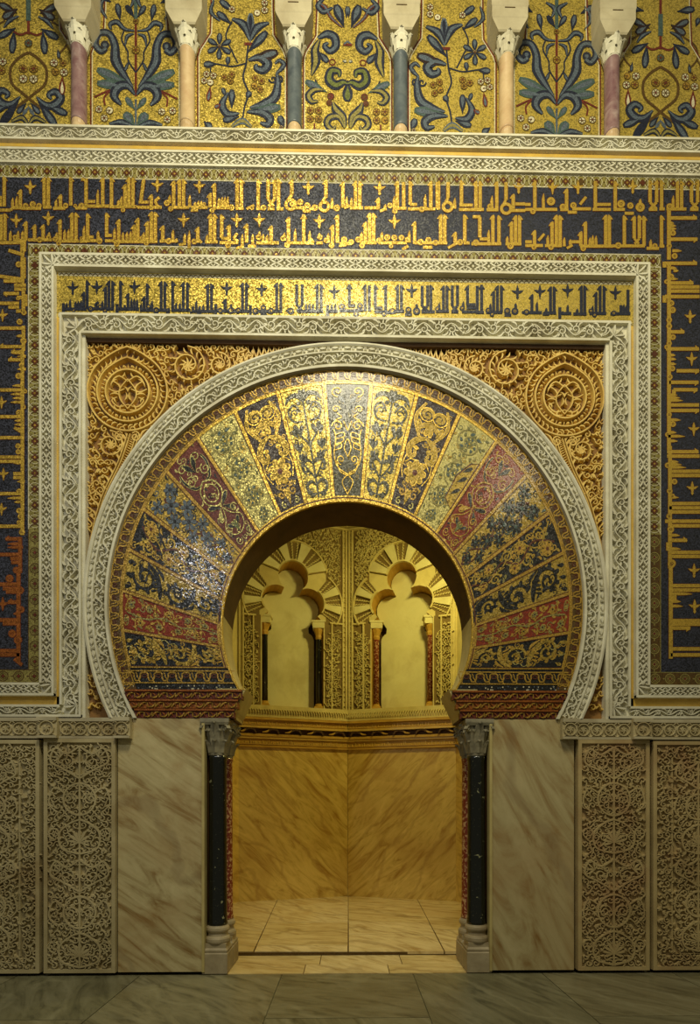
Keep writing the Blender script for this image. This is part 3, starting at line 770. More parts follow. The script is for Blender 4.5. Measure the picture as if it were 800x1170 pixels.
# mosaic arch
VZ = 2.90; DR, DZ = 1.188, 3.30
arch = empty('mosaic_arch', (0, 0, ZB), 'horseshoe arch faced with radiating mosaic wedges in gold, red and dark blue', 'arch')
O = Orn('dark')
sweep_arc(O, [(RI + .004, -.055), (RI + .004, .0), (RV, .0)], 'umber', ZC, 2.69, 90)
T, L = amap(2.2); a0 = math.asin((2.72 - ZC) / 2.2)
def T2(u, v):
    a = pi - a0 - u / 2.2; r_ = 2.2 + v; return r_ * cos(a), ZC + r_ * sin(a)
O.T = T2; chain(O, 2.2 * (pi - 2 * a0), .105, .115, 'ochre', 'rust')
O.build('chain_border', FY(0), arch)
def inner_r(th):  # distance from (0,VZ) to the door circle
    b = (DZ - VZ) * sin(th); return b + math.sqrt((DR + .015) ** 2 - ((DZ - VZ) * cos(th)) ** 2)
def outer_r(th):
    b = (ZC - VZ) * sin(th); return b + math.sqrt((RV) ** 2 - ((ZC - VZ) * cos(th)) ** 2)
DA = pi / 19
def vmap(k):
    thc = pi / 2 - k * DA
    def T(u, v):  # u -1..1, v 0..6
        th = thc - u * DA / 2; a, b = inner_r(th), outer_r(th); r_ = a + (b - a) * v / 6
        return r_ * cos(th), VZ + r_ * sin(th)
    return T
def v_ground(O, m):
    for j in range(12): 
        for i in range(4):
            a, b = -1 + i * .5, -.5 + i * .5
            O.poly([(a, j * .5), (b, j * .5), (b, j * .5 + .5), (a, j * .5 + .5)], m, 0)
def v_border(O, m1='ochre', m2='rust'):
    O.poly([(-1, 0), (-.90, .1), (-.93, 5.92), (-1, 6)], m1, .003); O.poly([(1, 0), (.90, .1), (.93, 5.92), (1, 6)], m1, .003)
    for s2 in (-1, 1): O.rib([(s2 * .87, .12), (s2 * .905, 5.88)], .035, m2, .0035)
    O.rib([(x, 5.93) for x in np.linspace(-1, 1, 9)], .12, m1, .003); O.rib([(x, .12) for x in np.linspace(-1, 1, 9)], .22, m1, .003); O.rib([(x, .12) for x in np.linspace(-1, 1, 9)], .07, m2, .0035)
def both(O, f):
    for s2 in (1, -1): O.at(0, 0, 0, s2, 1); f(s2); O.pop()
def comma(O, P, w, m, z=.003, core=None, line=None, n=5):
    Q = cr(P, n); ws = w if hasattr(w, '__len__') else [w * .2, w * .8, w, w * .7, w * .3]
    if line: O.rib(Q, [x + .05 for x in ws], line, z - .0006)
    O.rib(Q, ws, m, z)
    if core: O.rib(Q, [x * .45 for x in ws], core, z + .0006)
def drop(O, x0, y0, x1, y1, w, m, z=.003, core=None, line=None, bend=0, lw=.05):
    if line: O.leaf(x0, y0, x1 + (x1 - x0) * .08, y1 + (y1 - y0) * .08, w + lw, line, z - .0006, None, 'f', bend, 7, True)
    O.leaf(x0, y0, x1, y1, w, m, z, None, 'f', bend, 7, True)
    if core: O.leaf(x0 + (x1 - x0) * .3, y0 + (y1 - y0) * .3, x0 + (x1 - x0) * .93, y0 + (y1 - y0) * .93, w * .5, core, z + .0006, None, 'f', bend * .7, 6, True)
def flower(O, x, y, r, m, c, n=8, z=.003, line=None, ax=1):
    for i in range(n):
        a = 2 * pi * i / n + .2
        drop(O, x, y, x + r * cos(a), y + ax * r * sin(a), r * .5, m, z, None, line, lw=r * .12)
    O.disc(x, y, r * .25, c, z + .001, n=8)
def outl(O, P, w, m='goldl', z=.003, n=5): O.rib(cr(P, n), w, m, z)
LW = .055
def vous(k):
    O = Orn(); O.T = vmap(k); t = abs(k); r = random.Random(100 + t)
    lb = None
    if t == 0:
        v_ground(O, 'grey'); g = 'goldp'
        def f(s2):
            outl(O, [(0, .3), (.35, .9), (0, 1.3)], LW); O.spiral(.38, 2.05, .26, -pi / 2, 1.4, LW, 'goldl', .003, d=1)
            outl(O, [(0, 1.3), (.6, 1.7), (.75, 2.4), (.62, 3.1), (.7, 3.6)], LW); outl(O, [(0, 1.25), (.45, 1.45), (.65, 2.0)], LW)
            outl(O, [(0, 2.2), (.18, 2.6), (.1, 2.95), (0, 3.1)], LW)
            for y, dx in ((2.75, .35), (3.05, .25), (3.3, .2)): outl(O, [(.68, y - .2), (dx, y - .1), (dx + .02, y + .12), (.66, y)], LW * .9)
            O.spiral(.5, 3.75, .3, 0, 1.3, LW * 1.2, 'goldl', .003, d=1); outl(O, [(0, 3.5), (.12, 3.8), (.2, 4.0)], LW)
            O.spiral(.55, 4.6, .2, pi, 1.2, LW, 'goldl', .003, d=-1); outl(O, [(.5, 4.4), (.3, 4.2), (.6, 4.05)], LW); O.spiral(.45, 5.5, .28, -pi / 2, 1.3, LW, 'goldl', .003); drop(O, .1, 4.9, .35, 5.2, .2, 'steel', .002)
            O.leaf(.05, 4.6, .3, 4.9, .15, 'dark', .002); O.leaf(0, 5.1, .05, 5.7, .15, 'dark', .002)
        both(O, f)
    elif t == 1:
        v_ground(O, 'gold'); d = 'grey'; c = 'dark'
        O.rib([(0, .3), (0, 5.6)], [.14, .1, .08], d, .003)
        def f(s2):
            for y in (.9, 2.0): comma(O, [(0, y), (.3, y + .25), (.62, y + .1), (.6, y - .3), (.35, y - .25)], .2, d)
            for y in (1.3, 3.0): outl(O, [(0, y), (.35, y + .45), (.62, y + .95)], .09, d)
            for x, y in ((.5, 2.1), (.62, 2.7)):
                drop(O, x, y, x - .2, y + .45, .2, d); drop(O, x, y, x + .18, y + .5, .22, d); drop(O, x, y, x, y + .55, .12, c, .004)
            for x, y in ((.45, 3.6), (.55, 3.4)): drop(O, x - .1, y, x - .2, y + .42, .22, d); drop(O, x, y, x + .18, y + .5, .24, d)
            comma(O, [(.15, 4.2), (.6, 4.3), (.75, 4.8), (.45, 5.1), (.2, 4.7)], [.08, .1, .1, .1, .08], d); O.spiral(.45, 4.7, .2, 0, 1, .06, d, .003)
            comma(O, [(0, 5.2), (.25, 5.55), (.6, 5.5), (.8, 5.2)], [.1, .25, .2, .05], d); drop(O, .1, 5.2, .3, 5.1, .2, d)
            drop(O, .05, .5, .55, .45, .25, d); drop(O, 0, 5.4, .1, 5.8, .2, d)
        both(O, f)
    elif t == 2:
        v_ground(O, 'purple'); g = 'goldl'; y_ = 'goldd'
        def f(s2):
            O.spiral(.3, 5.15, .3, pi, 1.4, .15, y_, .003, d=-1); O.ring(.32, 5.15, .34, LW, g, .0035, n=16)
            drop(O, 0, 4.9, .12, 4.15, .22, y_, line=g); drop(O, .05, 4.85, .45, 4.45, .2, y_, line=g)
            comma(O, [(.35, 3.9), (.7, 4.5), (.78, 5.0), (.5, 5.7)], [.06, .12, .12, .05], y_, line=g)
            drop(O, .4, 4.2, .6, 4.75, .16, y_, line=g)
            comma(O, [(0, 4.0), (.45, 3.75), (.72, 3.3), (.6, 2.9), (.35, 3.0), (.4, 3.25)], [.08, .24, .26, .22, .15, .08], y_, line=g)
            drop(O, .6, 3.4, .25, 3.35, .15, y_, line=g); outl(O, [(.1, 2.7), (.45, 2.75), (.72, 2.5)], LW, g)
            outl(O, [(.75, 2.9), (.85, 2.3), (.65, 1.7)], LW, g); O.spiral(.4, 1.05, .28, pi / 2, 1.3, .09, 'ochre', .003)
            O.spiral(.45, .5, .2, pi / 2, 1.2, .07, 'goldp', .003, d=-1); drop(O, 0, .4, .1, 1.2, .15, y_, line=g)
        both(O, f); flower(O, 0, 2.15, .62, y_, 'maroon', 8, .003, g)
    elif t == 3:
        v_ground(O, 'goldp'); d = 'leafg'
        for i, (x, y, R_) in enumerate(((.0, 4.9, .72), (.05, 3.2, .66), (-.05, 1.75, .6), (0, .65, .42))):
            s2 = 1 if i % 2 == 0 else -1
            O.spiral(x, y, R_, s2 * pi / 2, 1.8, .07, 'olive', .003, d=s2, n=26)
            for q in range(15):
                a = q * .75; rr = R_ * (.98 - q * .055)
                drop(O, x + rr * cos(a), y + rr * sin(a), x + rr * .72 * cos(a + .35), y + rr * .72 * sin(a + .35), .15, 'teal' if q % 3 else d, .0036)
            flower(O, x, y, .17, d, 'goldl', 6)
        for i in range(26):
            x, y = r.uniform(-.8, .8), r.uniform(.3, 5.7); a = r.uniform(0, 6.3); drop(O, x, y, x + .22 * cos(a), y + .22 * sin(a), .12, d, .0034)
    elif t == 4:
        red = 'maroon' if k < 0 else 'red'; g = 'goldp' if k < 0 else 'ochre'; v_ground(O, red)
        def f(s2):
            O.spiral(.42, 5.3, .26, pi, 1.4, LW, g, .004, d=-1); drop(O, 0, 4.7, .3, 5.4, .22, 'dark', .003, None, g); O.spiral(.5, 4.5, .3, pi / 2, 1.5, LW, g, .004)
            comma(O, [(.1, 4.0), (.5, 4.1), (.75, 4.7), (.7, 5.2)], .12, 'dark', .003, None, g); outl(O, [(0, 4.1), (.45, 3.8), (.6, 3.2), (.35, 2.8), (0, 2.6)], LW * 1.3, g)
            outl(O, [(0, 3.9), (.3, 3.65), (.4, 3.25), (.2, 2.95), (0, 2.9)], LW, g); drop(O, .1, 2.5, .7, 2.9, .22, 'dark', .003, None, g); drop(O, .1, 2.45, .6, 2.0, .22, 'dark', .003, None, g)
            O.spiral(.55, 2.0, .25, 0, 1.4, LW, g, .004); outl(O, [(0, 2.4), (.25, 1.9), (.7, 1.5), (.5, 1.0), (0, .8)], LW, g)
            drop(O, .1, 1.2, .45, 1.55, .18, 'dark', .003, None, g); O.spiral(.5, .6, .26, pi, 1.5, LW, g, .004); drop(O, 0, .9, .1, 1.5, .15, 'green', .003, None, g)
            for i in range(3): O.disc(.12 * i, 3.3 - .1 * (i % 2), .035, g, .004, n=6)
        both(O, f)
    elif t == 5:
        v_ground(O, 'goldd'); d, e = ('steel', 'dark') if k < 0 else ('dark', 'teal')
        outl(O, [(0, .2), (-.35, 1), (.35, 2), (-.35, 3), (.35, 4), (0, 5.2)], .09, 'rust', .003); outl(O, [(0, .2), (.35, 1), (-.35, 2), (.35, 3), (-.35, 4), (0, 5.2)], .09, 'rust', .0032)
        for x, y, s_ in ((0, .7, .3), (.45, 1.3, .3), (-.45, 1.5, .3), (0, 2.1, .42), (-.5, 2.8, .35), (.48, 2.7, .35), (0, 3.4, .45), (.5, 3.9, .4), (-.5, 4.1, .4), (0, 4.7, .45), (.5, 5.2, .35), (-.55, 5.3, .35)):
            flower(O, x, y, s_, d, e, 6, .0036); 
            for q in range(3):
                a = r.uniform(0, 6.3); outl(O, [(x, y), (x + s_ * cos(a), y + s_ * sin(a)), (x + s_ * 1.3 * cos(a + .5), y + s_ * 1.3 * sin(a + .5))], .05, e, .0034, 3)
    elif t == 6:
        v_ground(O, 'dark'); g = 'ochre'
        for i, y in enumerate((.7, 1.7, 2.75, 3.8, 4.9)):
            for s2 in (-1, 1):
                x = s2 * .42; R_ = .3 + .02 * i
                if (i + (s2 > 0)) % 2: flower(O, x, y + .2 * s2, R_, g, 'rust', 7, .0035); O.ring(x, y + .2 * s2, R_ * .95, .04, 'goldd', .004, n=14)
                else:
                    O.spiral(x, y, R_ * 1.05, s2 * pi / 2, 1.6, .10, 'goldd', .0035, d=s2)
                    for q in range(4): a = q * 1.4; drop(O, x + R_ * .8 * cos(a), y + R_ * .8 * sin(a), x + R_ * 1.4 * cos(a + .4), y + R_ * 1.4 * sin(a + .4), .16, g, .003)
        outl(O, [(-.2, .2), (.3, 1.2), (-.3, 2.3), (.3, 3.3), (-.3, 4.4), (.3, 5.6)], .10, 'rust', .0032); outl(O, [(-.8, .3), (.1, 1.9), (-.75, 3.4), (.1, 4.6), (-.7, 5.7)], .07, 'goldd', .0032)
        for i in range(14):
            x, y = r.uniform(-.8, .8), r.uniform(.3, 5.7); a = r.uniform(0, 6.3); drop(O, x, y, x + .3 * cos(a), y + .3 * sin(a), .16, 'olive' if i % 2 else g, .0031)
    elif t == 7 or t == 9:
        bg, fg = ('goldd', 'dark') if t == 7 else ('dark', 'goldd'); v_ground(O, bg); lf = 'dark' if t == 7 else 'ochre'; s0 = 1 if k > 0 else -1
        for i, (y, R_) in enumerate(((1.0, .55), (2.75, .68), (4.7, .72))):
            s2 = s0 * (1 if i % 2 else -1)
            O.spiral(.08 * s2, y, R_, s2 * pi / 2, 1.55, .16, fg, .0034, d=s2, n=24)
            for q in range(7):
                a = s2 * (pi / 2 + q * .85); rr = R_ * (1 - q * .06)
                drop(O, .08 * s2 + rr * cos(a), y + rr * sin(a), .08 * s2 + rr * 1.32 * cos(a + .35 * s2), y + rr * 1.32 * sin(a + .35 * s2), .24, lf, .003)
            drop(O, 0, y, .1, y + .25, .2, lf, .0037)
            comma(O, [(-.8 * s2, y - 1.0), (-.2 * s2, y - .95), (.5 * s2, y - .6), (.85 * s2, y)], [.1, .32, .3, .08], fg, .0032)
            comma(O, [(.85 * s2, y - .5), (.6 * s2, y - .95), (.3 * s2, y - 1.1)], [.05, .22, .05], lf, .0033)
            for q in range(4): drop(O, -.3 * s2 + .2 * q * s2, y - .85, -.5 * s2 + .25 * q * s2, y - .45, .14, lf, .0036)
        for x in (-.6, 0, .6): drop(O, x, 5.4, x + .15 * s0, 5.8, .2, fg, .0032)
        if t == 9:
            for i in range(8):
                x, y = r.uniform(-.8, .8), r.uniform(.3, 5.7); outl(O, [(x, y), (x + .2, y + .2), (x + .1, y + .45)], .05, 'goldp', .004, 3)
    elif t == 8:
        v_ground(O, 'red'); g = 'ochre'
        for i, y in enumerate((.7, 1.75, 2.85, 4.0, 5.1)):
            for s2 in (-1, 1):
                x = s2 * .44; R_ = .34; yy = y + .25 * s2
                O.spiral(x, yy, R_, s2 * pi / 2 + i, 1.3, .06, g, .0036, d=s2)
                flower(O, x, yy, R_ * .62, 'olive' if (i + s2) % 3 else g, 'dark', 6, .0037)
                for q in range(3): a = q * 2.1 + i; drop(O, x + R_ * cos(a), yy + R_ * sin(a), x + R_ * 1.45 * cos(a + .5), yy + R_ * 1.45 * sin(a + .5), .15, g, .0033)
        outl(O, [(0, .2), (.15, 1.2), (-.15, 2.3), (.15, 3.4), (-.15, 4.5), (0, 5.6)], .08, 'olive', .0034)
    def specks(n, ms, L, w, z, curl=0):
        for i in range(n):
            x, y = r.uniform(-.8, .8), r.uniform(.3, 5.75); a = r.uniform(0, 6.3); m = ms[i % len(ms)]
            if curl and i % 2: O.spiral(x, y, L * .62, a, 1.2, w * .42, m, z, None, 'f', 1 if i % 4 else -1, 9)
            else: drop(O, x, y, x + L * cos(a), y + L * sin(a), w, m, z + (i % 7) * .00004, None, None, .2)
    if t == 0: specks(34, ['olive', 'goldd'], .22, .05, .0016, 1)
    elif t == 1: specks(44, ['grey', 'olive', 'grey'], .26, .11, .0012, 1)
    elif t == 2: specks(40, ['goldd', 'ochre'], .26, .11, .0012, 1)
    elif t == 3: specks(60, ['leafg', 'olive', 'goldd'], .26, .11, .0012, 1)
    elif t == 4: specks(56, [g, 'dark', g], .28, .10, .0012, 1)
    elif t == 5: specks(70, [d, 'dark', e], .28, .12, .0012, 1)
    elif t == 6: specks(56, ['goldd', 'ochre', 'olive'], .32, .14, .0012, 1)
    elif t == 7: specks(30, ['dark'], .30, .12, .0012, 1)
    elif t == 8: specks(80, ['ochre', 'goldd', 'olive'], .32, .13, .0012, 1)
    else: specks(44, ['goldd', 'ochre'], .32, .13, .0012, 1)
    if k == 3:   # damaged patch with exposed ochre and dark leaves
        P = [(.25, 1.9), (.9, 1.6), (.92, 4.4), (.55, 4.1), (.2, 3.2)]
        O.poly(P, 'goldd', .0042); O.rib(P, .07, 'rust', .0046, closed=True)
        for y in (2.2, 2.9, 3.5): drop(O, .4, y, .75, y + .5, .2, 'dark', .0052)
    v_border(O, *(('ochre', 'rust') if t > 3 else ('goldl', 'rust')))
    o = O.build('voussoir', FY(0), arch)
    names = ['keystone with thin gold scrolls on slate ground', 'gold ground with dark tree', 'dark ground with golden trefoil and star flower', 'pale gold ground with green vines', 'red ground with gold scrolls', 'gold ground with dark flowers on red stems', 'dark ground with gold flower scrolls', 'gold ground with big dark acanthus', 'red ground with gold flower scrolls', 'dark ground with gold acanthus']
    o['label'] = ('mosaic wedge, ' + names[t]) if t != 4 or k > 0 else 'mosaic wedge, faded maroon ground with gold scrolls'
for k in range(-9, 10): vous(k)
O = Orn('goldl'); 
P = [(x, z) for x, z in outline_half(-1, DR + .008)[5:]] + [(x, z) for x, z in outline_half(1, DR + .008)[5:]][::-1][1:]
O.rib(P, .022, 'goldl', .008, -.01, 't')
O.build('gold_edge', FY(0), arch)
# intrados
def intr(P, m, name):
    b = Mb(m); V = []
    for x, z in P: V += [(x, -.004, z), (x, .435, z)]
    F = [(2 * i, 2 * i + 1, 2 * i + 3, 2 * i + 2) for i in range(len(P) - 1)]
    b.raw(V, F, m)
    n = len(P)   # give it thickness
    V2 = []
    for x, z in P:
        d = hyp(x, z - DZ); V2 += [(x * (1 + .014 / d), -.004, z + (z - DZ) * .011 / d), (x * (1 + .014 / d), .435, z + (z - DZ) * .011 / d)]
    b.raw(V2, F, m)
    return b.mk(name, arch)
def darc(a0, a1, n): return [((DR) * cos(rad(a0 + (a1 - a0) * i / n)), DZ + DR * sin(rad(a0 + (a1 - a0) * i / n))) for i in range(n + 1)]
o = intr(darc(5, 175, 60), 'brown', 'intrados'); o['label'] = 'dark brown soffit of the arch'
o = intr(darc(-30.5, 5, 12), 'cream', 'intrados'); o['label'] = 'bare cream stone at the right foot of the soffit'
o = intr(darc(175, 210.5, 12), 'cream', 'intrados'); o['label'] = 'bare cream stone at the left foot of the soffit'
# feet of the mosaic: chain band
for sg in (-1, 1):
    O = Orn('dark'); a, b = sg * 1.03, sg * 2.12
    O.poly([(sg * 1.05, 2.69), (sg * 2.12, 2.69), (sg * 2.16, 2.90), (sg * 1.12, 2.90)], 'dark', -.002, -.06)
    x0 = min(sg * 1.07, sg * 2.12)
    O.at(x0, 2.815); chain(O, 1.05, .12, .125, 'ochre', 'rust', .0); O.pop()
    r = random.Random(3)
    for i in range(40): O.disc(x0 + r.random() * 1.05, 2.70 + r.random() * .035, .008, 'steel' if i % 2 else 'pale', .001, n=5)
    O.build('foot_border', FY(0), arch)
    t = empty('painted_impost', (sg * 1.5, 0, 2.42), '%s impost with three carved rows of gold leaves on red, under the mosaic wedges' % ('left' if sg < 0 else 'right'), 'impost', 'painted imposts of the arch')
    O = Orn('maroon')
    for j in range(3):
        z0 = 2.425 + j * .088; lo, hi = 1.07 - .038 * j, 2.17 - .03 * (2 - j) * 0 - .0 ; hi = math.sqrt(RI ** 2 - (z0 + .04 - ZC) ** 2)
        a, b = sorted((sg * lo, sg * hi)); O.box(a, z0, b, z0 + .084, 'maroon' if j != 1 else 'orange', .012 + .012 * j, -.06); O.box(a, z0 + .066, b, z0 + .084, 'orange', .028 + .012 * j)
    rows = O.build('impost_rows', FY(0), t)
    O = Orn('ochre')
    for j in range(3):
        z0 = 2.425 + j * .088; a = 1.08 - .038 * j; b = math.sqrt(RI ** 2 - (z0 + .04 - ZC) ** 2) - .02; O.lift = .012 + .012 * j
        n = int((b - a) / .075)
        for i in range(n):
            x = sg * (a + (i + .5) * (b - a) / n); zz = z0 + .033
            O.leaf(x - .034, zz - .02, x + .03, zz + .018, .022, 'ochre', .012, 0, 't', .25 * (1 if i % 2 else -1), 4)
            O.leaf(x - .03, zz + .02, x - .002, zz - .018, .016, 'orange', .012, 0, 't', .2, 3)
            O.rib([(x + .034, zz - .022), (x + .034, zz + .02)], .009, 'ochre', .010, 0, 't')
    O.build('gilded_leaves', FY(0), rows)
    b = Mb('cream')
    P = [(.965, 2.705), (.985, 2.66), (1.06, 2.50), (1.085, 2.46), (1.09, 2.425), (1.24, 2.425), (1.24, 2.705)]
    V = [(sg * x, -.004, z) for x, z in P] + [(sg * x, .44, z) for x, z in P]; n = len(P)
    b.raw(V, [tuple(range(n)), tuple(range(n, 2 * n))] + [(i, i + n, (i + 1) % n + n, (i + 1) % n) for i in range(n)], 'cream')
    tag(b.mk('impost_stone'), 'plain cream slanting stone resting on the %s pair of columns' % ('left' if sg < 0 else 'right'), 'impost stone', 'slanting stones over the columns')

# =================================================================== SPANDRELS
def sp_in(x, z, e=.0):
    return abs(x) < 2.49 - e and z < 6.01 - e and hyp(x, z - ZC) > RO + e
for sg, nm in ((-1, 'left'), (1, 'right')):
    t = empty('carved_spandrel', (sg * 2.1, .04, 2.6), 'gilded stucco spandrel with carved scrolls filling the upper %s corner over the arch' % nm, 'spandrel', 'gilded spandrels')
    O = Orn('spandg'); O.at(0, 0, 0, sg, 1)
    # ground sheet between ring and frame
    N = 60
    ringp = [(RO * .99 * cos(rad(-27 + 117 * i / N)), ZC + RO * .99 * sin(rad(-27 + 117 * i / N))) for i in range(N + 1)]
    for i in range(N):
        (x0, z0), (x1, z1) = ringp[i], ringp[i + 1]
        O.poly([(x0, z0), (2.5, max(z0, 2.42) if i else 2.42), (2.5, z1), (x1, z1)], 'spandg', 0)
    O.build('stucco_ground', FY(.05), t)
    O = Orn('spand'); O.at(0, 0, 0, sg, 1)
    mx, mz = 2.085, 5.52
    def md(x, z): return hyp(x - mx, z - mz)
    # stems: double band falling from medallion along the frame
    stem = [(2.03, 5.12), (2.12, 4.85), (2.28, 4.5), (2.38, 4.1), (2.43, 3.75)]
    def sd(x, z): return min(hyp(x - a, z - b) for a, b in cr(stem, 4))
    circ = [(1.52, 5.78, .18), (1.22, 5.79, .115), (2.25, 5.02, .13), (1.86, 5.02, .10)]
    def free(x, z):
        return sp_in(x, z, .022) and md(x, z) > .40 and sd(x, z) > .08 and all(hyp(x - a, z - b) > c + .01 for a, b, c in circ)
    fill(O, free, .9, 2.47, 3.7, 6.0, .074, 'spand', .036, 't', 77)
    fill(O, lambda x, z: sp_in(x, z, .025), 2.2, 2.48, 2.5, 3.3, .08, 'spand', .036, 't', 79)
    # scroll circles with rosettes
    for a, b, c in circ:
        O.spiral(a, b, c, pi / 2, 1.9, .020, 'spand', .042, 0, 't', 1, 30)
        for i in range(14):
            q = 2 * pi * i / 14; O.leaf(a + c * .94 * cos(q), b + c * .94 * sin(q), a + c * .62 * cos(q + .3), b + c * .62 * sin(q + .3), .026, 'spand', .038, 0, 't', .2, 3)
        for i in range(9):
            q = 2 * pi * i / 9; O.leaf(a, b, a + c * .46 * cos(q), b + c * .46 * sin(q), .028, 'spand', .036, 0, 't', .1, 3)
    # running leaves toward the crown
    for i in range(16):
        x = 1.10 - i * .05; z = ZC + math.sqrt(RO ** 2 - x * x) + .012; top = 6.005
        if top - z < .012: break
        O.leaf(x, z, x - .05, min(top, z + (top - z) * .95), .024, 'spand', .03, 0, 't', .1, 3); O.leaf(x, z + .01, x + .04, min(top, z + (top - z) * .7), .02, 'spand', .03, 0, 't', -.1, 3)
    O.build('scroll_foliage', FY(.05), t)
    O = Orn('spand'); O.at(0, 0, 0, sg, 1)
    for off in (-.055, -.03, .03, .055): O.rib([(a + off, b) for a, b in cr(stem, 6)], .013, 'spand', .045, 0, 't')
    S = cr(stem, 14)
    for i, (a, b) in enumerate(S): O.leaf(a - .022, b - .01, a + .022, b + .012, .014, 'spand', .035, 0, 't', 0, 3)
    for i in range(0, len(S), 3):
        a, b = S[i]
        if a + .14 < 2.47: O.leaf(a + .065, b - .03, a + .13, b + .05, .03, 'spand', .036, 0, 't', .2, 4)
        if sp_in(a - .15, b + .03, .02): O.leaf(a - .065, b - .03, a - .14, b + .05, .03, 'spand', .036, 0, 't', -.2, 4)
    O.build('falling_stems', FY(.05), t)
    # medallion: pointed ring band
    O = Orn('spand'); O.at(sg * mx, mz, 0, sg, 1)
    def drp(r_, tip):  # circle with a slight ogee tip on top
        P = []
        for i in range(48):
            a = pi / 2 + 2 * pi * i / 48; d = min(i, 48 - i) / 48
            k2 = tip * max(0, 1 - d / .09) ** 1.5; P.append(((r_ + k2) * cos(a), (r_ + k2) * sin(a)))
        return P
    for r_, tip, w in ((.375, .045, .022), (.285, .035, .020), (.205, .0, .022)): O.rib(drp(r_, tip), w, 'spand', .05, 0, 't', True)
    for i in range(40):
        a = 2 * pi * i / 40; O.leaf(.312 * cos(a), .312 * sin(a), .358 * cos(a + .14), .358 * sin(a + .14), .026, 'spand', .036, 0, 't', .3, 3)
        if i % 2: O.dome(.246 * cos(a), .246 * sin(a), .021, 'spand', .038, 0, 7)
        else: O.leaf(.225 * cos(a), .225 * sin(a), .268 * cos(a), .268 * sin(a), .012, 'spand', .03, 0, 't', 0, 3)
    for s2 in (-1, 1):
        O.at(0, 0, 0, s2, 1)
        O.spiral(.075, .445, .062, pi, 1.7, .018, 'spand', .042, 0, 't', -1)
        O.rib(cr([(0, -.16), (.07, -.07), (.075, .02), (0, .12)], 5), .016, 'spand', .04, 0, 't')
        for P in ([(0, -.12), (.09, -.14), (.15, -.08), (.10, -.05)], [(.03, .03), (.11, .0), (.18, .03)], [(0, .1), (.08, .15), (.14, .11), (.1, .08)], [(.02, -.17), (.1, -.17), (.13, -.13)]):
            O.rib(cr(P, 4), [.014, .02, .012], 'spand', .036, 0, 't')
        for x0, z0, x1, z1 in ((.07, .02, .13, .09), (.08, -.03, .17, -.03), (.03, -.08, .02, .0), (.1, .12, .16, .05), (.12, -.1, .16, -.05), (.0, .0, .04, .05), (.06, .14, .03, .19), (.05, -.12, .07, -.18)):
            O.leaf(x0, z0, x1, z1, .026, 'spand', .036, 0, 't', .2, 4)
        O.spiral(.075, -.43, .05, pi / 2, 1.5, .018, 'spand', .045, 0, 't', -1); O.spiral(.045, -.36, .035, -pi / 2, 1.3, .015, 'spand', .045, 0, 't', 1)
        O.pop()
    O.build('medallion', FY(.05), t)

# =================================================================== FRAMES
def seg(O, x0, z0, x1, z1, f):
    L = hyp(x1 - x0, z1 - z0); O.at(x0, z0, math.atan2(z1 - z0, x1 - x0)); f(O, L); O.pop()
def carved_frame(name, label, xo, xi, zt_o, zt_i, zf_i, zf_o, kind, proud, seed):
    """pi shaped frame whose feet turn outwards. xo/xi outer and inner half width; feet between zf_o (bottom) and zf_i (top)"""
    t = empty(name, (0, 0, zf_o), label, 'carved frame')
    W = xo - xi; O = Orn('white')
    # base slab: uprights, lintel, feet
    for sg in (-1, 1):
        a, b = sorted((sg * xi, sg * xo)); O.box(a, zf_o, b, zt_o, 'white', proud - .036, -.06)
        a, b = sorted((sg * xo, sg * 3.75)); O.box(a, zf_o, b, zf_i, 'white', proud - .036, -.06)
    O.box(-xi, zt_i, xi, zt_o, 'white', proud - .036, -.06)
    O.lift = proud - .036; f = .022
    for sg in (-1, 1):
        for x, z0, z1 in ((xi, zf_o, zt_i), (xo - f, zf_i, zt_o)): a, b = sorted((sg * x, sg * (x + f))); O.box(a, z0, b, z1, 'white', .038)
        a, b = sorted((sg * xo, sg * 3.75)); O.box(a, zf_i - f, b, zf_i, 'white', .038)
        a, b = sorted((sg * xi, sg * 3.75)); O.box(a, zf_o, b, zf_o + f, 'white', .038)
    O.box(-xo + f, zt_o - f, xo - f, zt_o, 'white', .038); O.box(-xi, zt_i, xi, zt_i + f, 'white', .038)
    O.build('frame_slab', FY(0), t)
    O = Orn('white'); O.lift = proud - .036; w = W - 2 * f; c = (xo + xi) / 2; ct = (zt_o + zt_i) / 2
    if kind == 'loz': fn = lambda O, L: lozenge(O, L, w, .15, 'white', .038)
    else: fn = lambda O, L: rinceau(O, L, w, .26, 'white', .038, 't', seed, .014)
    seg(O, -xi, ct, xi, ct, fn)
    for sg in (-1, 1):
        seg(O, sg * c, zf_i, sg * c, zt_i, fn); x0, x1 = sorted((sg * xo, sg * 3.75)); cf_ = (zf_i + zf_o) / 2; wf = zf_i - zf_o - 2 * f
        if kind == 'loz': seg(O, x0, cf_, x1, cf_, lambda O, L: lozenge(O, L, wf, .135, 'white', .038))
        else: seg(O, x0, cf_, x1, cf_, lambda O, L: rinceau(O, L, wf, .2, 'white', .038, 't', seed, .012))
        for zz in (ct, cf_):  # corner pieces
            palmette(O, sg * (c - .06), zz - .05 if zz == ct else zz + .05, (-sg if zz == ct else -sg * 2.2) * pi / 4, .12, 'white', .038, n=5)
    O.build('leaf_carving', FY(0), t)
carved_frame('outer_carved_frame', 'outer white marble frame of carved leafy lozenges around the gold inscription', 2.88, 2.745, 6.765, 6.635, 2.745, 2.625, 'loz', .05, 1)
carved_frame('inner_carved_frame', 'inner white marble frame of carved vine scrolls enclosing the arch and spandrels', 2.69, 2.49, 6.20, 6.01, 2.54, 2.425, 'vine', .055, 2)
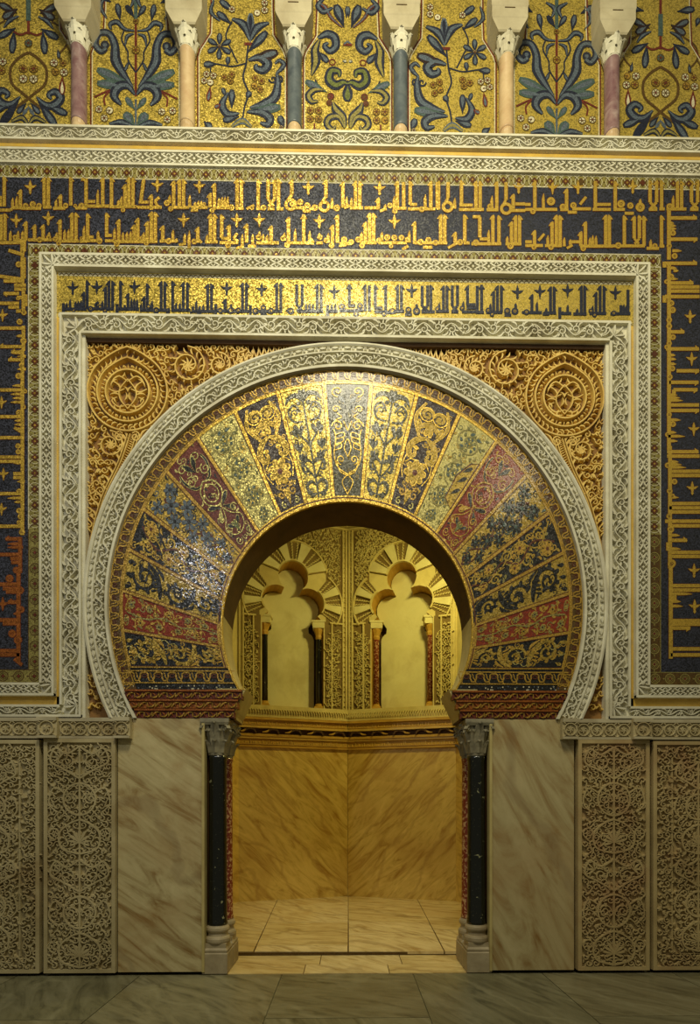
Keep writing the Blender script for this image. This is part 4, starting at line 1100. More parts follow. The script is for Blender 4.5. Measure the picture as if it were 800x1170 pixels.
# gilded strip between frames
for sg in (-1, 1):
    O = Orn('gilt')
    a, b = sorted((sg * 2.69, sg * 2.745)); O.box(a, 2.54, b, 6.20, 'gilt', .0, -.06)
    a, b = sorted((sg * 2.69, sg * 3.75)); O.box(a, 2.54, b, 2.625, 'gilt', .0, -.06)
    tag(O.build('gilded_strip', FY(0)), 'plain gilded strip between the two white carved frames, on the %s' % ('left' if sg < 0 else 'right'), 'gilded strip', 'gilded strips')
# plain slanted inner reveal of the inner frame
O = Orn('white')
for a, b, c, d in ((-2.49, 2.42, -2.462, 6.01), (2.462, 2.42, 2.49, 6.01)): O.box(a, b, c, d, 'white', .03, -.06)
O.box(-2.462, 5.972, 2.462, 6.01, 'brown', .005, -.06)  # top strip is brown to paint the shadow under the frame's lintel
tag(O.build('inner_reveal_fillet', FY(0)), 'thin plain fillet lining the inside of the inner carved frame, top shadow painted brown', 'fillet')

# mosaic border (circles) around frames + above
O = Orn('olive'); zz = .0
t = empty('mosaic_border', (0, 0, 2.75), 'mosaic border of interlaced circles and red diamonds around the outer white frame', 'mosaic border')
W = .128
for x0, z0, x1, z1 in ((-3.01, 6.825, 3.01, 6.825),): seg(O, x0, z0, x1, z1, lambda O, L: circles(O, L, W, .15, 'olive', 'pale', 'rust', .004))
for sg in (-1, 1): seg(O, sg * 2.946, 4.20, sg * 2.946, 6.76, lambda O, L: circles(O, L, W, .15, 'olive', 'pale', 'rust', .004))
O.build('interlaced_border', FY(.0), t)
for sg, g, ln in ((-1, 'olive', 'umber'), (1, 'umber', 'olive')):
    O = Orn('olive'); seg(O, sg * 2.946, 2.88, sg * 2.946, 4.20, lambda O, L: circles(O, L, W, .15, g, ln, 'maroon', .004, True))
    a, b = sorted((sg * 2.88, sg * 3.75)); seg(O, a, 2.815, b, 2.815, lambda O, L: circles(O, L, W, .15, g, ln, 'maroon', .004, True))
    o = O.build('restored_border', FY(0), t); o['label'] = 'darker restored lower length of the border'
O = Orn('olive'); O.at(-3.8, 7.572); circles(O, 7.6, .12, .15, 'olive', 'pale', 'rust', .004); O.pop()
tag(O.build('mosaic_border', FY(0)), 'long horizontal mosaic border of interlaced circles under the carved string courses', 'mosaic border')

# string courses
for nm, z0, z1, pr, kind, lb in (('carved_string_course', 7.84, 7.978, .03, 'vine', 'upper white carved string course under the colonnettes'), ('carved_string_course', 7.632, 7.772, .02, 'loz', 'lower white carved string course under the gilded fillet')):
    t = empty(nm, (0, 0, z0), lb, 'string course', 'carved string courses')
    O = Orn('white'); O.box(-3.8, z0, 3.8, z1, 'white', pr - .036, -.06); O.lift = pr - .036
    O.box(-3.8, z0, 3.8, z0 + .02, 'white', .040); O.box(-3.8, z1 - .02, 3.8, z1, 'white', .044)
    O.build('course_slab', FY(0), t)
    O = Orn('white'); O.lift = pr - .036; O.at(-3.78, (z0 + z1) / 2); w = z1 - z0 - .042
    (rinceau(O, 7.56, w, .22, 'white', .038, 't', 9, .012) if kind == 'vine' else lozenge(O, 7.56, w, .16, 'white', .038)); O.pop()
    O.build('leaf_carving', FY(0), t)
O = Orn('gilt'); O.box(-3.8, 7.772, 3.8, 7.84, 'gilt', .0, -.06); O.rib([(-3.8, 7.806), (3.8, 7.806)], .045, 'gilt', .014, .0, 't')
tag(O.build('gilded_fillet', FY(0)), 'gilded fillet between the two carved string courses', 'gilded fillet')

# =================================================================== WRITING
class Script:
    """lettering traced stroke by stroke. tiles: origin px, scale"""
    def __init__(s, m, line, z=.005, w=30): s.m, s.line, s.z, s.w = m, line, z, w; s.O = Orn(); s.s = []
    def tile(s, ox, oy, k, txt, **kw):
        m = kw.get('m', s.m); line = kw.get('line', s.line)
        s.O.T = lambda x, y: U(ox + x / k, oy + y / k)
        for tok in txt.split():
            c = tok[0]; fl = ''
            b = tok[1:]
            if b[-1] in 'lrbnud': fl = b[-1]; b = b[:-1]
            a = [float(q) for q in b.split('.')]
            s.put(c, a, fl, m, line)
    def rb(s, P, w, m, line, f=0):
        Q = P; ws = w if hasattr(w, '__len__') else [w, w]
        if line: s.O.rib(P, [x + 11 for x in ws], line, s.z - .0015)
        s.O.rib(P, ws, m, s.z)
    def put(s, c, a, f, m, line):
        w = s.w
        if c == 's':
            x, y0, y1 = a; s.rb([(x, y0 + 4), (x, y1)], w, m, line)
            for d in ((-1,) if f == 'l' else (1,) if f in 'r' and f else (-1, 1) if f == 'b' else ()):
                s.rb([(x - d * 8, y0 - 6), (x + d * 2, y0 + 20), (x + d * 32, y0 + 36)], [10, 34, 2], m, line)
        elif c == 'e':
            y, xb, xt = a; s.rb([(xb, y), (xt, y)], w * 1.08, m, line); dr = 1 if xt > xb else -1
            if f in ('u', 'd'):
                d = -1 if f == 'u' else 1; s.rb([(xt + dr * 2, y - d * 6), (xt - dr * 22, y + d * 4), (xt - dr * 36, y + d * 34)], [8, 34, 2], m, line)
        elif c == 'h': x0, x1, y = a; s.rb([(x0, y), (x1, y)], 27, m, line)
        elif c == 'v': x, y0, y1 = a; s.rb([(x, y0), (x, y1)], 36, m, line)
        elif c == 't': x, y0 = a[:2]; y1 = a[2] if len(a) > 2 else y0 + 90; s.rb([(x + 4, y0), (x, y0 + (y1 - y0) * .35), (x + 2, y1)], [3, 24, 26], m, line)
        elif c == 'q': y, xb, xt = a; s.rb([(xb, y), ((xb * .4 + xt * .6), y), (xt, y + 3)], [28, 26, 3], m, line)
        elif c == 'o':
            x, y, r_ = a
            if line: s.O.disc(x, y, r_ + 5, line, s.z - .0015, n=14)
            s.O.disc(x, y, r_, m, s.z, n=14); s.O.ring(x, y, max(3, r_ * .32), 4, line or 'goldl', s.z + .001, n=10)
        elif c == 'c':
            x, y, r_ = a
            if line: s.O.ring(x, y, r_, 38, line, s.z - .0015, n=20)
            s.O.ring(x, y, r_, 27, m, s.z, n=20)
        elif c == 'd':
            x0, y0, x1, y1 = a[:4]; s.rb([(x0, y0), (x1, y1)], a[4] if len(a) > 4 else 25, m, line)
        elif c in '+f':   # fleuron
            x, y = a
            for P, ws in (([(x, y - 62), (x, y - 25), (x, y + 20), (x, y + 70)], [3, 26, 26, 5]), ([(x, y + 5), (x - 25, y), (x - 55, y - 14)], [26, 24, 2]), ([(x, y + 5), (x + 25, y), (x + 55, y - 14)], [26, 24, 2])): s.rb(P, ws, m, line)
            if c == 'f': s.O.disc(x, y + 52, 13, m, s.z + .0004, n=8)
TT = [
 "s42.40.310r s6.210.310n h0.100.343 d100.343.125.318 h110.200.322 t118.230.320 t155.215.320 s190.160.320l f280.130 o238.305.26 o303.290.28 o360.305.25 h200.380.327 s408.45.310l s445.45.310r h395.475.316 t515.245.320 s556.205.320l h488.600.326 o603.303.25 s650.45.302r o690.303.16 h690.800.324 o748.305.28 s790.50.320n d745.60.795.70 "
 "s15.378.620n s50.378.620r h0.120.641 t98.530.620 o142.590.22 t168.530.610 t208.530.610 h125.245.622 s240.450.620l +152.435 s320.480.620l s398.480.620l f445.415 o365.615.26 h258.480.614 o448.590.22 t450.545.600 o508.608.24 t520.545.620 s552.432.645l o540.645.22 t592.520.620 t628.515.620 h570.725.626 s660.372.622l s698.372.622r t770.485.620 h730.800.628 o748.600.15",
 "h0.72.264 h0.200.306 t95.155.300 s142.48.300l s222.48.310r h205.440.312 t285.250.300 t312.215.310 s346.112.325l o327.342.20 s381.48.310l s418.52.310r o442.312.14 d515.72.490.262.30 t515.55.100 h468.560.270 h458.680.316 s585.205.340l d660.225.618.262.26 d618.262.645.308.24 o728.278.27 t752.205.280 s790.80.330l o762.330.24 +640.110 "
 "s5.380.620r h0.60.590 h0.110.622 t98.530.610 d98.590.130.620 o112.625.26 s178.372.590r h178.228.574 h162.245.622 t248.505.610 s288.432.645l o270.652.26 h240.640.630 t325.545.625 t362.540.625 t395.535.625 s428.482.622l s462.420.622l t515.545.620 s549.450.640l o540.645.22 s586.362.622l s622.366.622r o500.600.22 h480.642.629 s690.490.622l h662.800.625 o745.625.27 t782.520.615",
 "s42.66.320l s80.66.320r h0.130.319 t135.205.320 t185.268.320 t215.255.320 t240.258.318 d145.345.212.343.24 h150.300.318 o268.288.16 s322.192.320l s362.102.340l o340.345.22 t402.228.318 t430.222.318 t456.222.318 t482.220.318 h380.500.321 o516.320.27 s569.62.325l s608.62.325r h555.630.326 d655.332.725.298.22 o706.322.19 s762.66.330r h745.800.328 +224.120 "
 "+80.430 t15.600.640 t90.555.645 t130.530.690 d38.662.100.648.24 o178.630.26 s210.502.640l d212.600.245.642.20 t295.562.635 h275.392.632 s326.382.625l s363.382.625r s428.388.600r h428.482.602 h408.580.640 s496.482.660l o486.665.25 d572.556.535.600.24 d535.600.582.632.24 f567.430 t615.558.690 s655.472.640l d560.692.622.672.20 t710.560.655 h668.742.672 o766.590.26 t772.535.600 h742.800.642 +772.430",
 "s52.66.240r s112.66.240l d52.240.102.312.26 d112.240.58.312.26 h48.112.332 o10.320.26 s148.62.322r h130.192.332 s268.66.202l d268.202.228.262.28 c258.292.44 o272.288.24 o345.270.29 o410.300.27 h368.440.352 h300.400.322 o478.320.29 s580.70.232l d575.232.540.282.26 c566.310.40 t635.230.330 o680.322.30 s735.86.320l t768.220.300 d745.322.800.302.24 h430.500.330 f418.135 "
 "t5.560.640 t42.568.640 s80.490.640l h0.150.642 s238.412.640l t200.548.620 o190.602.24 o226.660.26 t298.512.640 h226.470.642 s378.388.640b t430.530.640 d440.600.470.642.20 f520.440 o525.590.24 t520.552.600 h492.552.642 t600.550.640 o582.620.24 s640.482.650l s685.390.640l o632.665.25 o745.612.29 h705.800.648 d700.672.768.660.20",
 "t12.230.320 h0.120.323 s50.82.320l s90.82.320r f270.140 s258.235.325l h132.272.323 t320.290.345 d272.352.332.330.24 o365.300.25 t402.212.340 s432.82.330l o410.350.25 h420.515.326 s490.84.325n s550.82.292r h548.612.292 h528.780.332 t685.200.320 o655.336.26 s738.82.320l s797.84.330n "
 "o10.635.26 o75.612.27 t105.540.620 s140.456.640l s180.372.640l s216.376.640r o110.665.25 h90.242.641 t290.540.620 o265.620.25 o340.592.29 o405.595.27 o470.595.26 h262.520.641 o375.672.20 t540.530.640 o525.612.24 s590.452.650l +405.445 o645.635.29 o716.616.27 h668.752.682 o782.640.26 d478.702.532.670.24 h590.800.642",
 "s8.82.340l s95.84.232n d95.232.65.284.24 c92.312.40 t155.230.330 s218.76.292r h200.322.297 h195.422.337 s350.82.340l s388.82.340r t495.210.330 o480.310.26 h448.555.340 s540.86.340l s625.86.252n d622.252.602.290.22 c626.330.43 s690.202.330l h710.800.287 h670.800.347 f740.125 "
 "s28.386.632l s65.386.632r h0.88.642 s160.548.640l o205.636.28 d95.688.190.638.22 s248.388.632r h238.292.643 s385.402.592n h320.392.404 h385.462.607 t465.522.640 o350.640.29 h308.582.650 s505.392.640l s560.396.640r t635.582.650 s675.452.650l s712.396.650l s748.396.650r o665.670.30 h620.765.652",
 "s88.82.330l h0.50.292 h0.292.337 o70.355.25 t165.190.330 +250.130 o235.262.38 s378.152.340l o345.315.30 h320.395.338 o440.300.29 h388.472.362 d556.222.500.292.24 h430.602.332 s640.82.330r h640.782.292 h615.782.337 f482.130 "
 "h0.60.632 s85.532.660l h0.162.666 o80.682.22 d175.560.120.622.22 t205.572.660 s245.452.670l s284.392.670l s319.396.670r o235.682.25 h180.335.668 t355.590.675 d380.692.432.662.22 t410.610.660 h420.502.632 s508.542.670l s550.452.682l o530.692.25 t590.592.670 t615.572.670 t645.576.670 h500.800.672 s735.392.662l s768.392.662r",
 "s22.82.330r h5.110.337 o75.286.35 f182.125 o160.302.29 h108.192.372 o250.316.42 t250.238.300 s340.76.272r s400.76.272l d340.272.398.330.24 d400.272.342.330.24 h328.406.337 s445.76.330r h425.475.333 t550.210.320 o520.312.31 s590.82.330l s628.82.330r h490.672.333 s718.76.272r s775.76.272l d718.272.776.328.22 d775.272.718.328.22 h705.782.337 "
 "o50.666.29 s105.396.660r h0.292.670 s195.402.602l s242.396.602r d195.602.238.652.22 d242.602.200.652.22 s285.402.670r t345.610.682 o385.670.24 h308.422.692 s445.396.670r h425.470.672"]
RT = [(750, 240, 8.36, "v118.0.480 e82.130.385u q130.120.165 q156.120.185 q184.120.190 o156.225.28 e285.130.390d o120.350.25 q395.150.240 o172.445.28 e515.80.385u v75.500.555 q560.130.192 q585.160.210 o140.640.25 o95.690.22 q662.110.205 e702.110.350u e740.110.410n e780.110.410n e832.80.410n v75.822.890 o140.895.28 o152.960.31 o120.1055.27 o120.1115.27 v118.520.1170 f320.1020"),
 (750, 375, 8.36, "v118.0.1170 e40.130.265u o156.90.27 o120.150.25 o95.185.21 e203.90.405u q262.120.180 q300.120.188 q346.120.188 +335.295 e412.190.405d o150.390.27 o125.470.27 e522.120.400d e592.160.390d v165.592.642 q642.110.200 q668.110.225 q694.110.252 e738.110.405n e790.110.405d o120.830.25 q880.130.230 o156.920.28 +355.965 o105.1020.24 q1000.110.190 q1036.110.272 q1080.110.200"),
 (750, 510, 8.36, "v128.0.1170 e55.100.400u e97.100.410n q150.120.210 q176.120.240 o105.185.26 q204.130.282 e242.120.415n e282.120.415n o170.340.28 o125.430.27 q490.110.212 o152.478.22 f340.400 e550.120.415n e591.120.415n e630.120.415n o120.670.27 e718.80.415n e762.130.415n o135.796.32 q852.130.222 e900.120.290u v110.920.1000 q982.120.232 e1016.120.415n e1054.120.415n o145.1120.38"),
 (750, 645, 8.07, "v130.0.870 o135.5.32 f345.55 e198.130.400n e238.130.400n q272.140.330 v165.272.352 q342.140.222 q385.120.242 f350.385 e520.130.400n e552.130.400n e588.130.310d e780.130.400n e835.130.400n")]
LT = [(0, 275, 9, "v235.0.480 e25.260.0n d90.105.240.150.34 o235.120.22 o195.250.30 v250.180.400 d0.372.240.405.34 e422.240.40n e465.270.150u e505.270.150n e550.200.40d e590.230.180n v245.520.740 e650.200.0n e690.200.90n e730.220.170n o190.600.20 v268.560.680 o250.745.27 +30.770 o205.840.30 e905.250.0n q985.230.170 o245.1035.32 v245.880.1140 e1095.250.0u e1150.250.120u"),
 (0, 400, 9, "v235.0.1170 q35.250.120 q70.270.180 e105.250.90u o225.160.26 o195.270.32 q200.270.180 q370.240.130 e415.270.0n q457.240.110 q498.240.130 o265.430.20 q540.240.110 +20.540 o245.590.24 o200.650.32 e690.240.0n q730.250.150 q770.250.150 q815.250.150 d150.800.250.862.30 e905.240.0n o190.990.28 o192.1050.27 e1105.250.0n e1148.250.0n"),
 (0, 525, 9, "v235.0.780 q40.240.140 e150.240.140n e190.240.140n +40.150 q230.260.180 o200.330.26 e355.240.0n q400.230.80 q440.230.150 +20.510 o200.530.28 o215.590.29 e690.240.0n o200.650.24 o230.750.31"),
]
LO = [(0, 525, 9, "v210.800.1170 e820.220.60u q870.220.80 q905.240.80 e980.210.0n e1020.210.110n e1060.210.120n o170.1140.32"),
 (0, 650, 8.36, "v180.0.880 o95.95.36 e150.180.0n e190.210.30n e222.220.60n o205.205.27 e320.180.80u +30.335 o205.390.31 e490.180.0n e524.180.30n q430.190.130 o120.620.36 o175.680.38 e785.190.0n e822.190.0n d140.860.215.920.30")]
t = empty('kufic_inscription_frame', (0, 0, 2.9), 'dark blue mosaic frame with gold lettering, two rows on top, one down each side', 'inscription')
O = Orn('blue')
O.box(-3.8, 6.885, 3.8, 7.535, 'blue', .003, -.06)
for sg in (-1, 1):
    a, b = sorted((sg * 3.01, sg * 3.8)); O.box(a, 2.88, b, 6.885, 'blue', .003, -.06)
O.build('mosaic_ground', FY(0), t)
S = Script('goldl', 'rust', .006)
for i, tx in enumerate(TT): S.tile(i * 100, 198, 8, tx)
S.tile(0, 198, 8, "d215.640.215.720.50")
S.O.build('top_lettering', FY(0), t)
S = Script('goldl', 'rust', .006)
for ox, oy, k, tx in RT: S.tile(ox, oy, k, tx)
S.O.build('right_lettering', FY(0), t)
S = Script('goldl', 'rust', .006)
for ox, oy, k, tx in LT: S.tile(ox, oy, k, tx)
S.O.build('left_lettering', FY(0), t)
S = Script('orange', 'maroon', .006)
for ox, oy, k, tx in LO: S.tile(ox, oy, k, tx)
o = S.O.build('restored_lettering', FY(0), t); o['label'] = 'orange restored letters near the lower left end'
IT = [(64, "f155.135 s287.75.330r o318.330.27 s256.180.330l t230.250.330 t205.255.330 t180.260.330 t130.240.330 h80.282.332 s70.275.370n t98.275.330 o165.345.16 +375.130 h290.400.328 d392.268.360.292.24 d360.292.388.326.22 t425.255.330 o405.310.22 s455.132.350l s486.78.330l s520.80.330r o450.350.21 h400.532.332 s560.282.380n d510.388.562.382.20 s592.78.330r h570.700.332 t630.290.330 s660.192.330l t690.232.330 t716.232.330 t742.235.330 h640.762.332 +718.125"),
 (160, "t10.280.350 s38.222.340l s68.102.330r o80.310.21 t110.250.340 h0.140.342 o150.345.29 s195.82.342l s229.86.342r h150.252.342 t265.320.352 d242.368.275.356.16 s300.82.342r t330.272.342 t365.272.342 s397.92.342l s435.96.342r h288.462.342 t485.300.352 t515.252.345 d458.368.490.352.16 t545.300.352 t578.290.352 h478.682.352 s620.106.345l s655.106.345r d522.372.562.366.16 s695.282.372n d658.392.700.382.16 o735.347.27 h700.800.347 s780.242.345l"),
 (256, "f25.140 s10.242.350n h0.50.352 o65.345.31 t65.285.330 o130.347.27 h60.232.352 s170.96.350l s206.96.350r s242.292.380n d198.398.245.386.18 o290.350.31 o360.320.27 h330.392.372 o430.350.29 h290.532.352 s482.96.350l s520.96.350r f345.150 o610.350.32 d568.342.592.352.18 s665.102.292n s715.102.292n d665.292.718.350.22 d715.292.668.350.22 h668.800.352 t750.280.350 t782.280.350"),
 (352, "h0.140.352 t12.280.350 t45.280.350 s85.106.350l s120.112.350r f240.170 s180.292.412n t215.290.350 t250.282.350 h178.272.352 o312.312.29 h288.350.347 s378.112.302b h368.432.302 h348.432.347 o440.377.26 o475.305.29 h430.502.342 s522.112.350l s560.112.350n s615.116.312r h608.682.322 h608.702.357 s710.116.370l o695.377.21 o765.352.27 h700.800.362"),
 (448, "o5.345.21 s50.116.350l s86.116.350r h0.112.352 f180.160 o150.340.29 h118.182.382 o225.350.35 t225.282.320 s275.116.302n s325.112.302n d275.302.328.350.22 d325.302.272.350.22 s355.116.355r h268.392.357 t430.270.350 o415.330.22 s470.122.355l s502.122.355r h400.522.352 s550.112.302n s598.112.302n d550.302.600.355.22 d598.302.548.355.22 h543.607.357 s690.122.292l h680.762.292 h680.782.322 t650.260.330 o640.325.23 h638.790.357 s780.116.302n"),
 (544, "s10.116.350n s50.116.350b h0.72.362 t130.280.350 o110.345.25 s160.172.370l s195.122.360l s231.122.360r o145.382.21 h90.242.362 f378.175 o285.350.31 h258.322.387 o355.352.33 t360.278.320 o460.360.27 h418.602.364 s510.202.360l t555.262.360 +583.170 h608.672.377 t640.320.370 s680.132.360l s713.132.360r h618.732.367 s765.312.420n t790.350.380"),
 (630, "t148.290.370 +148.160 h80.182.372 t235.330.370 h200.322.377 s273.122.370l s304.122.370r t375.300.370 o360.350.22 s408.182.375l s445.122.370l s481.126.370r o395.387.21 h348.502.372 f585.180 o570.370.25 h538.722.374 s635.292.370n t660.285.370 t685.290.370 s700.152.370n")]
t = empty('gold_inscription_band', (0, 0, 6.2), 'gold mosaic band with a single row of dark blue Kufic lettering above the arch', 'inscription')
O = Orn('gold'); O.box(-2.745, 6.20, 2.745, 6.635, 'gold', .0, -.06)
for z in (6.225, 6.61):
    O.rib([(-2.73, z), (2.73, z)], .03, 'pale', .002)
    P = [(-2.72 + .0225 * i, z + (.011 if i % 2 else -.011)) for i in range(243)]
    O.rib(P, .009, 'umber', .0035)
O.build('mosaic_ground', FY(0), t)
S = Script('ink', None, .004, 28)
for ox, tx in IT: S.tile(ox, 312, 8, tx)
S.O.build('lettering', FY(0), t)

# =================================================================== UPPER GALLERY
CX = [-3.58, -2.555, -1.53, -.508, .508, 1.53, 2.555, 3.58]
YP = .10     # mosaic panels lie behind the colonnettes
def q2(O, cx_px, s=2.963):
    """drawing coordinates of the survey crops -> metres around the panel axis"""
    return lambda x, y: ((x - cx_px) / s / 120 * 1.02, 8.055 + (423 - y) / s / 120 * 1.02)
def gpanel(i, kind, mirror, label):
    x0, x1 = CX[i], CX[i + 1]; cx = (x0 + x1) / 2
    t = empty('gallery_mosaic_panel', (cx, YP, 7.99), label, 'mosaic panel', 'gold mosaic panels between the colonnettes')
    O = Orn('gold'); O.box(x0 + .0, 7.99, x1, 9.75, 'gold', 0, -.05)
    O.build('gold_ground', FY(YP - .09 + .09), t)
    O = Orn('maroon')
    for s2 in (-1, 1):
        P = [(cx + s2 * .43, 8.0), (cx + s2 * .43, 8.84), (cx + s2 * .41, 8.90), (cx + s2 * .31, 9.06), (cx + s2 * .30, 9.3), (cx + s2 * .30, 9.7)]
        O.rib(P, .014, 'maroon', .003); O.rib([(x - s2 * .014, z) for x, z in P], .010, 'pale', .003)
    O.build('red_outline', FY(YP), t)
    O = Orn('ink'); d, c = 'ink', 'steel'
    s1 = 2.963 * 120 / 1.02
    def mk(cxp, flip): 
        O.T = lambda x, y: (cx + (x - cxp) / s1 * flip, 8.14 + (423 - y) / s1)
    ou = 'umber'
    def D(x0, y0, x1, y1, w, m=d, cr_=c): drop(O, x0, y0, x1, y1, w, m, .003, cr_, 'pale' if False else None)
    def Cm(P, w, m=d, cr_=c): 
        Q = cr(P, 5); O.rib(Q, w, m, .003); O.rib(Q, [q * .42 for q in w], cr_, .0038)
    def St(P, w=6, m=d): O.rib(cr(P, 5), w, m, .0025)
    def B(x, y, r_=13, m='pale', c2=None): O.disc(x, y, r_, 'umber', .003, n=12); O.disc(x, y, r_ * .8, m, .0036, n=12); [O.rib([(x, y), (x + r_ * .75 * cos(a), y + r_ * .75 * sin(a))], 3, 'umber', .0042) for a in (0, 1.05, 2.1, 3.14, 4.2, 5.25)]; O.disc(x, y, r_ * .25, 'maroon', .0046, n=6)
    def half(fn, cxp):
        for fl_ in (1, -1): mk(cxp, fl_); fn()
    if kind == 'A':
        def f():
            St([(463, 70), (463, 200), (463, 320)], 8, 'maroon'); B(463, 68, 10, 'ochre'); B(463, 165, 14, 'ochre')
            Cm([(472, 290), (505, 245), (530, 200), (533, 150), (552, 112), (585, 112), (598, 145), (580, 170), (562, 160)], [5, 26, 36, 28, 24, 24, 24, 24, 20]); O.disc(566, 150, 15, d, .0031, n=12); O.disc(566, 150, 7, c, .0039, n=10)
            D(475, 285, 592, 232, 34, 'teal'); D(478, 290, 592, 278, 32, 'teal')
            Cm([(466, 315), (490, 285), (522, 290), (535, 320), (512, 350)], [6, 26, 34, 30, 8])
            D(466, 365, 496, 325, 20, 'teal'); St([(480, 290), (545, 300), (602, 326)], 6, 'maroon'); St([(545, 300), (568, 325), (566, 352)], 6, 'maroon')
            B(550, 370); B(586, 366); B(568, 396); D(463, 330, 463, 345, 6)
            St([(463, 330), (463, 423)], 7, 'steel'); D(466, 423, 500, 376, 34, 'teal'); Cm([(466, 425), (510, 408), (552, 415)], [6, 22, 8])
            St([(463, 240), (488, 200), (490, 170), (510, 130), (500, 95)], 5); D(484, 200, 500, 235, 12); Cm([(468, 100), (500, 95), (525, 72), (548, 80), (545, 98)], [5, 12, 18, 16, 6])
            Cm([(470, 110), (492, 120), (498, 150)], [5, 14, 4]); D(515, 66, 525, 10, 22); St([(463, 60), (463, -60)], 12, 'teal'); D(468, 55, 495, 15, 20); Cm([(480, 20), (470, -10), (500, -30)], [6, 18, 6]); Cm([(560, 60), (580, 20), (560, -20)], [6, 16, 6]); D(545, 5, 590, -20, 26)
        half(f, 463)
    elif kind == 'C':
        def f():
            D(412, 72, 440, -5, 34); D(404, 40, 402, 0, 14); Cm([(418, 72), (455, 40), (475, 5), (500, -10)], [5, 12, 14, 6], 'maroon'); Cm([(450, 5), (480, 20), (500, 0), (480, -25)], [6, 20, 20, 8])
            Cm([(500, 110), (470, 95), (445, 105), (440, 135), (460, 152), (478, 135), (465, 125)], [10, 28, 30, 28, 24, 18, 8]); Cm([(495, 115), (510, 150), (508, 190), (522, 236)], [8, 30, 34, 6], 'ink', 'olive')
            D(500, 155, 466, 190, 24); O.rib([(385, 130), (415, 130)], 8, 'maroon', .003); O.rib([(400, 118), (412, 128)], 6, 'steel', .003)
            D(418, 186, 404, 186, 10, 'steel', 'pale'); O.ring(452, 190, 10, 4, 'maroon', .003, n=10)
            Cm([(400, 262), (415, 258), (440, 268), (462, 250), (455, 220), (430, 222), (428, 240)], [6, 24, 34, 34, 28, 22, 8], 'ink', 'green'); D(400, 250, 400, 322, 36, 'ink', 'green')
            D(470, 292, 542, 256, 26, 'teal'); Cm([(480, 285), (512, 285), (532, 305), (520, 325), (500, 322)], [8, 22, 26, 20, 6], 'ink', 'olive'); St([(480, 286), (500, 268), (510, 250)], 5)
            Cm([(408, 410), (415, 375), (440, 350), (450, 325)], [6, 26, 30, 6], 'ink', 'olive'); Cm([(410, 412), (430, 375), (460, 378), (470, 400), (452, 418), (440, 405)], [6, 22, 26, 24, 18, 6], 'ink', 'olive')
            B(457, 306, 13, 'maroon'); B(462, 328, 11, 'maroon')
            for x, y in ((498, 355), (526, 355), (498, 384), (526, 384)): B(x, y, 13, 'ochre')
            St([(512, 398), (512, 423)], 6, 'maroon')
        half(f, 400)
    elif kind == 'B':
        mk(765, -1 if mirror else 1)
        D(738, 130, 737, 32, 26, 'steel', 'ink'); Cm([(737, 122), (715, 80), (675, 62)], [8, 30, 8]); Cm([(740, 122), (762, 70), (800, 52)], [8, 30, 8])
        O.rib([(722, 135), (758, 135)], 10, 'maroon', .003)
        D(748, 165, 682, 92, 30); Cm([(745, 190), (705, 180), (680, 200), (695, 222), (718, 215), (715, 202)], [8, 30, 34, 30, 22, 8]); D(740, 190, 645, 160, 36, 'purple')
        St([(745, 135), (752, 200), (762, 250), (745, 300), (758, 350), (765, 400)], 6); D(752, 320, 738, 295, 22)
        Cm([(740, 350), (690, 335), (655, 310), (645, 260), (650, 230)], [6, 30, 34, 22, 6]); D(745, 360, 636, 346, 34, 'teal'); Cm([(750, 365), (700, 365), (672, 385), (680, 405), (705, 400)], [6, 28, 30, 24, 8])
        Cm([(650, 232), (632, 215), (625, 200), (640, 188), (655, 200)], [8, 16, 16, 14, 6]); O.spiral(640, 250, 16, 0, 1.2, 7, d, .003); O.spiral(662, 252, 14, 0, 1.2, 6, d, .003)
        for x, y in ((700, 260), (724, 276), (705, 288), (722, 250)): B(x, y, 12, 'ochre')
        D(625, 418, 640, 375, 26); D(895, 400, 868, 420, 24); B(634, 415, 8)
        x_, y_ = 842, 145
        for a in range(6): drop(O, x_, y_, x_ + 44 * cos(a * pi / 3 + .5), y_ + 44 * sin(a * pi / 3 + .5), 20, d, .003, c)
        B(x_, y_, 7); St([(752, 200), (800, 212), (850, 205), (880, 205)], 5); D(850, 205, 895, 208, 24); D(815, 212, 812, 180, 18)
        for x, y in ((885, 240), (862, 245), (872, 268), (893, 262), (800, 240), (825, 250), (805, 262)): B(x, y, 12, 'ochre' if x < 850 else 'pale')
        D(872, 280, 880, 330, 18, 'maroon'); St([(872, 200), (872, 235)], 5)
        Cm([(775, 370), (815, 372), (832, 340), (812, 300)], [6, 28, 26, 5]); D(800, 355, 800, 290, 24); D(775, 380, 830, 395, 26); D(835, 340, 858, 352, 16, 'maroon'); D(820, 315, 832, 285, 16)
        Cm([(735, 415), (765, 395), (800, 415)], [8, 24, 8], 'steel', 'olive'); St([(800, 60), (820, 110), (800, 160), (780, 200)], 5); D(800, 70, 850, 30, 24); D(790, 30, 840, -10, 24); B(800, 20, 12); B(690, 20, 13); B(715, 30, 12); B(690, -5, 12); Cm([(840, 60), (870, 30), (860, -10)], [6, 16, 6])
    else:
        def f():
            St([(93, -60), (93, 120)], 9, 'maroon'); O.rib([(93, 0), (93, 75)], 16, 'teal', .003); St([(93, 112), (120, 122), (142, 112)], 7, 'maroon'); B(93, 150, 14, 'teal')
            D(135, 100, 192, 132, 26); D(140, 105, 148, 185, 26); D(128, 35, 178, 68, 30, 'purple'); D(130, 50, 190, 20, 26, 'purple'); Cm([(125, 60), (155, 75), (175, 100)], [5, 16, 5])
            St([(93, 180), (125, 200), (152, 235), (148, 285), (110, 320), (60, 360), (20, 385)], 9, 'umber'); B(112, 235, 14, 'ochre'); B(110, 270, 15, 'pale'); B(78, 237, 13, 'ochre')
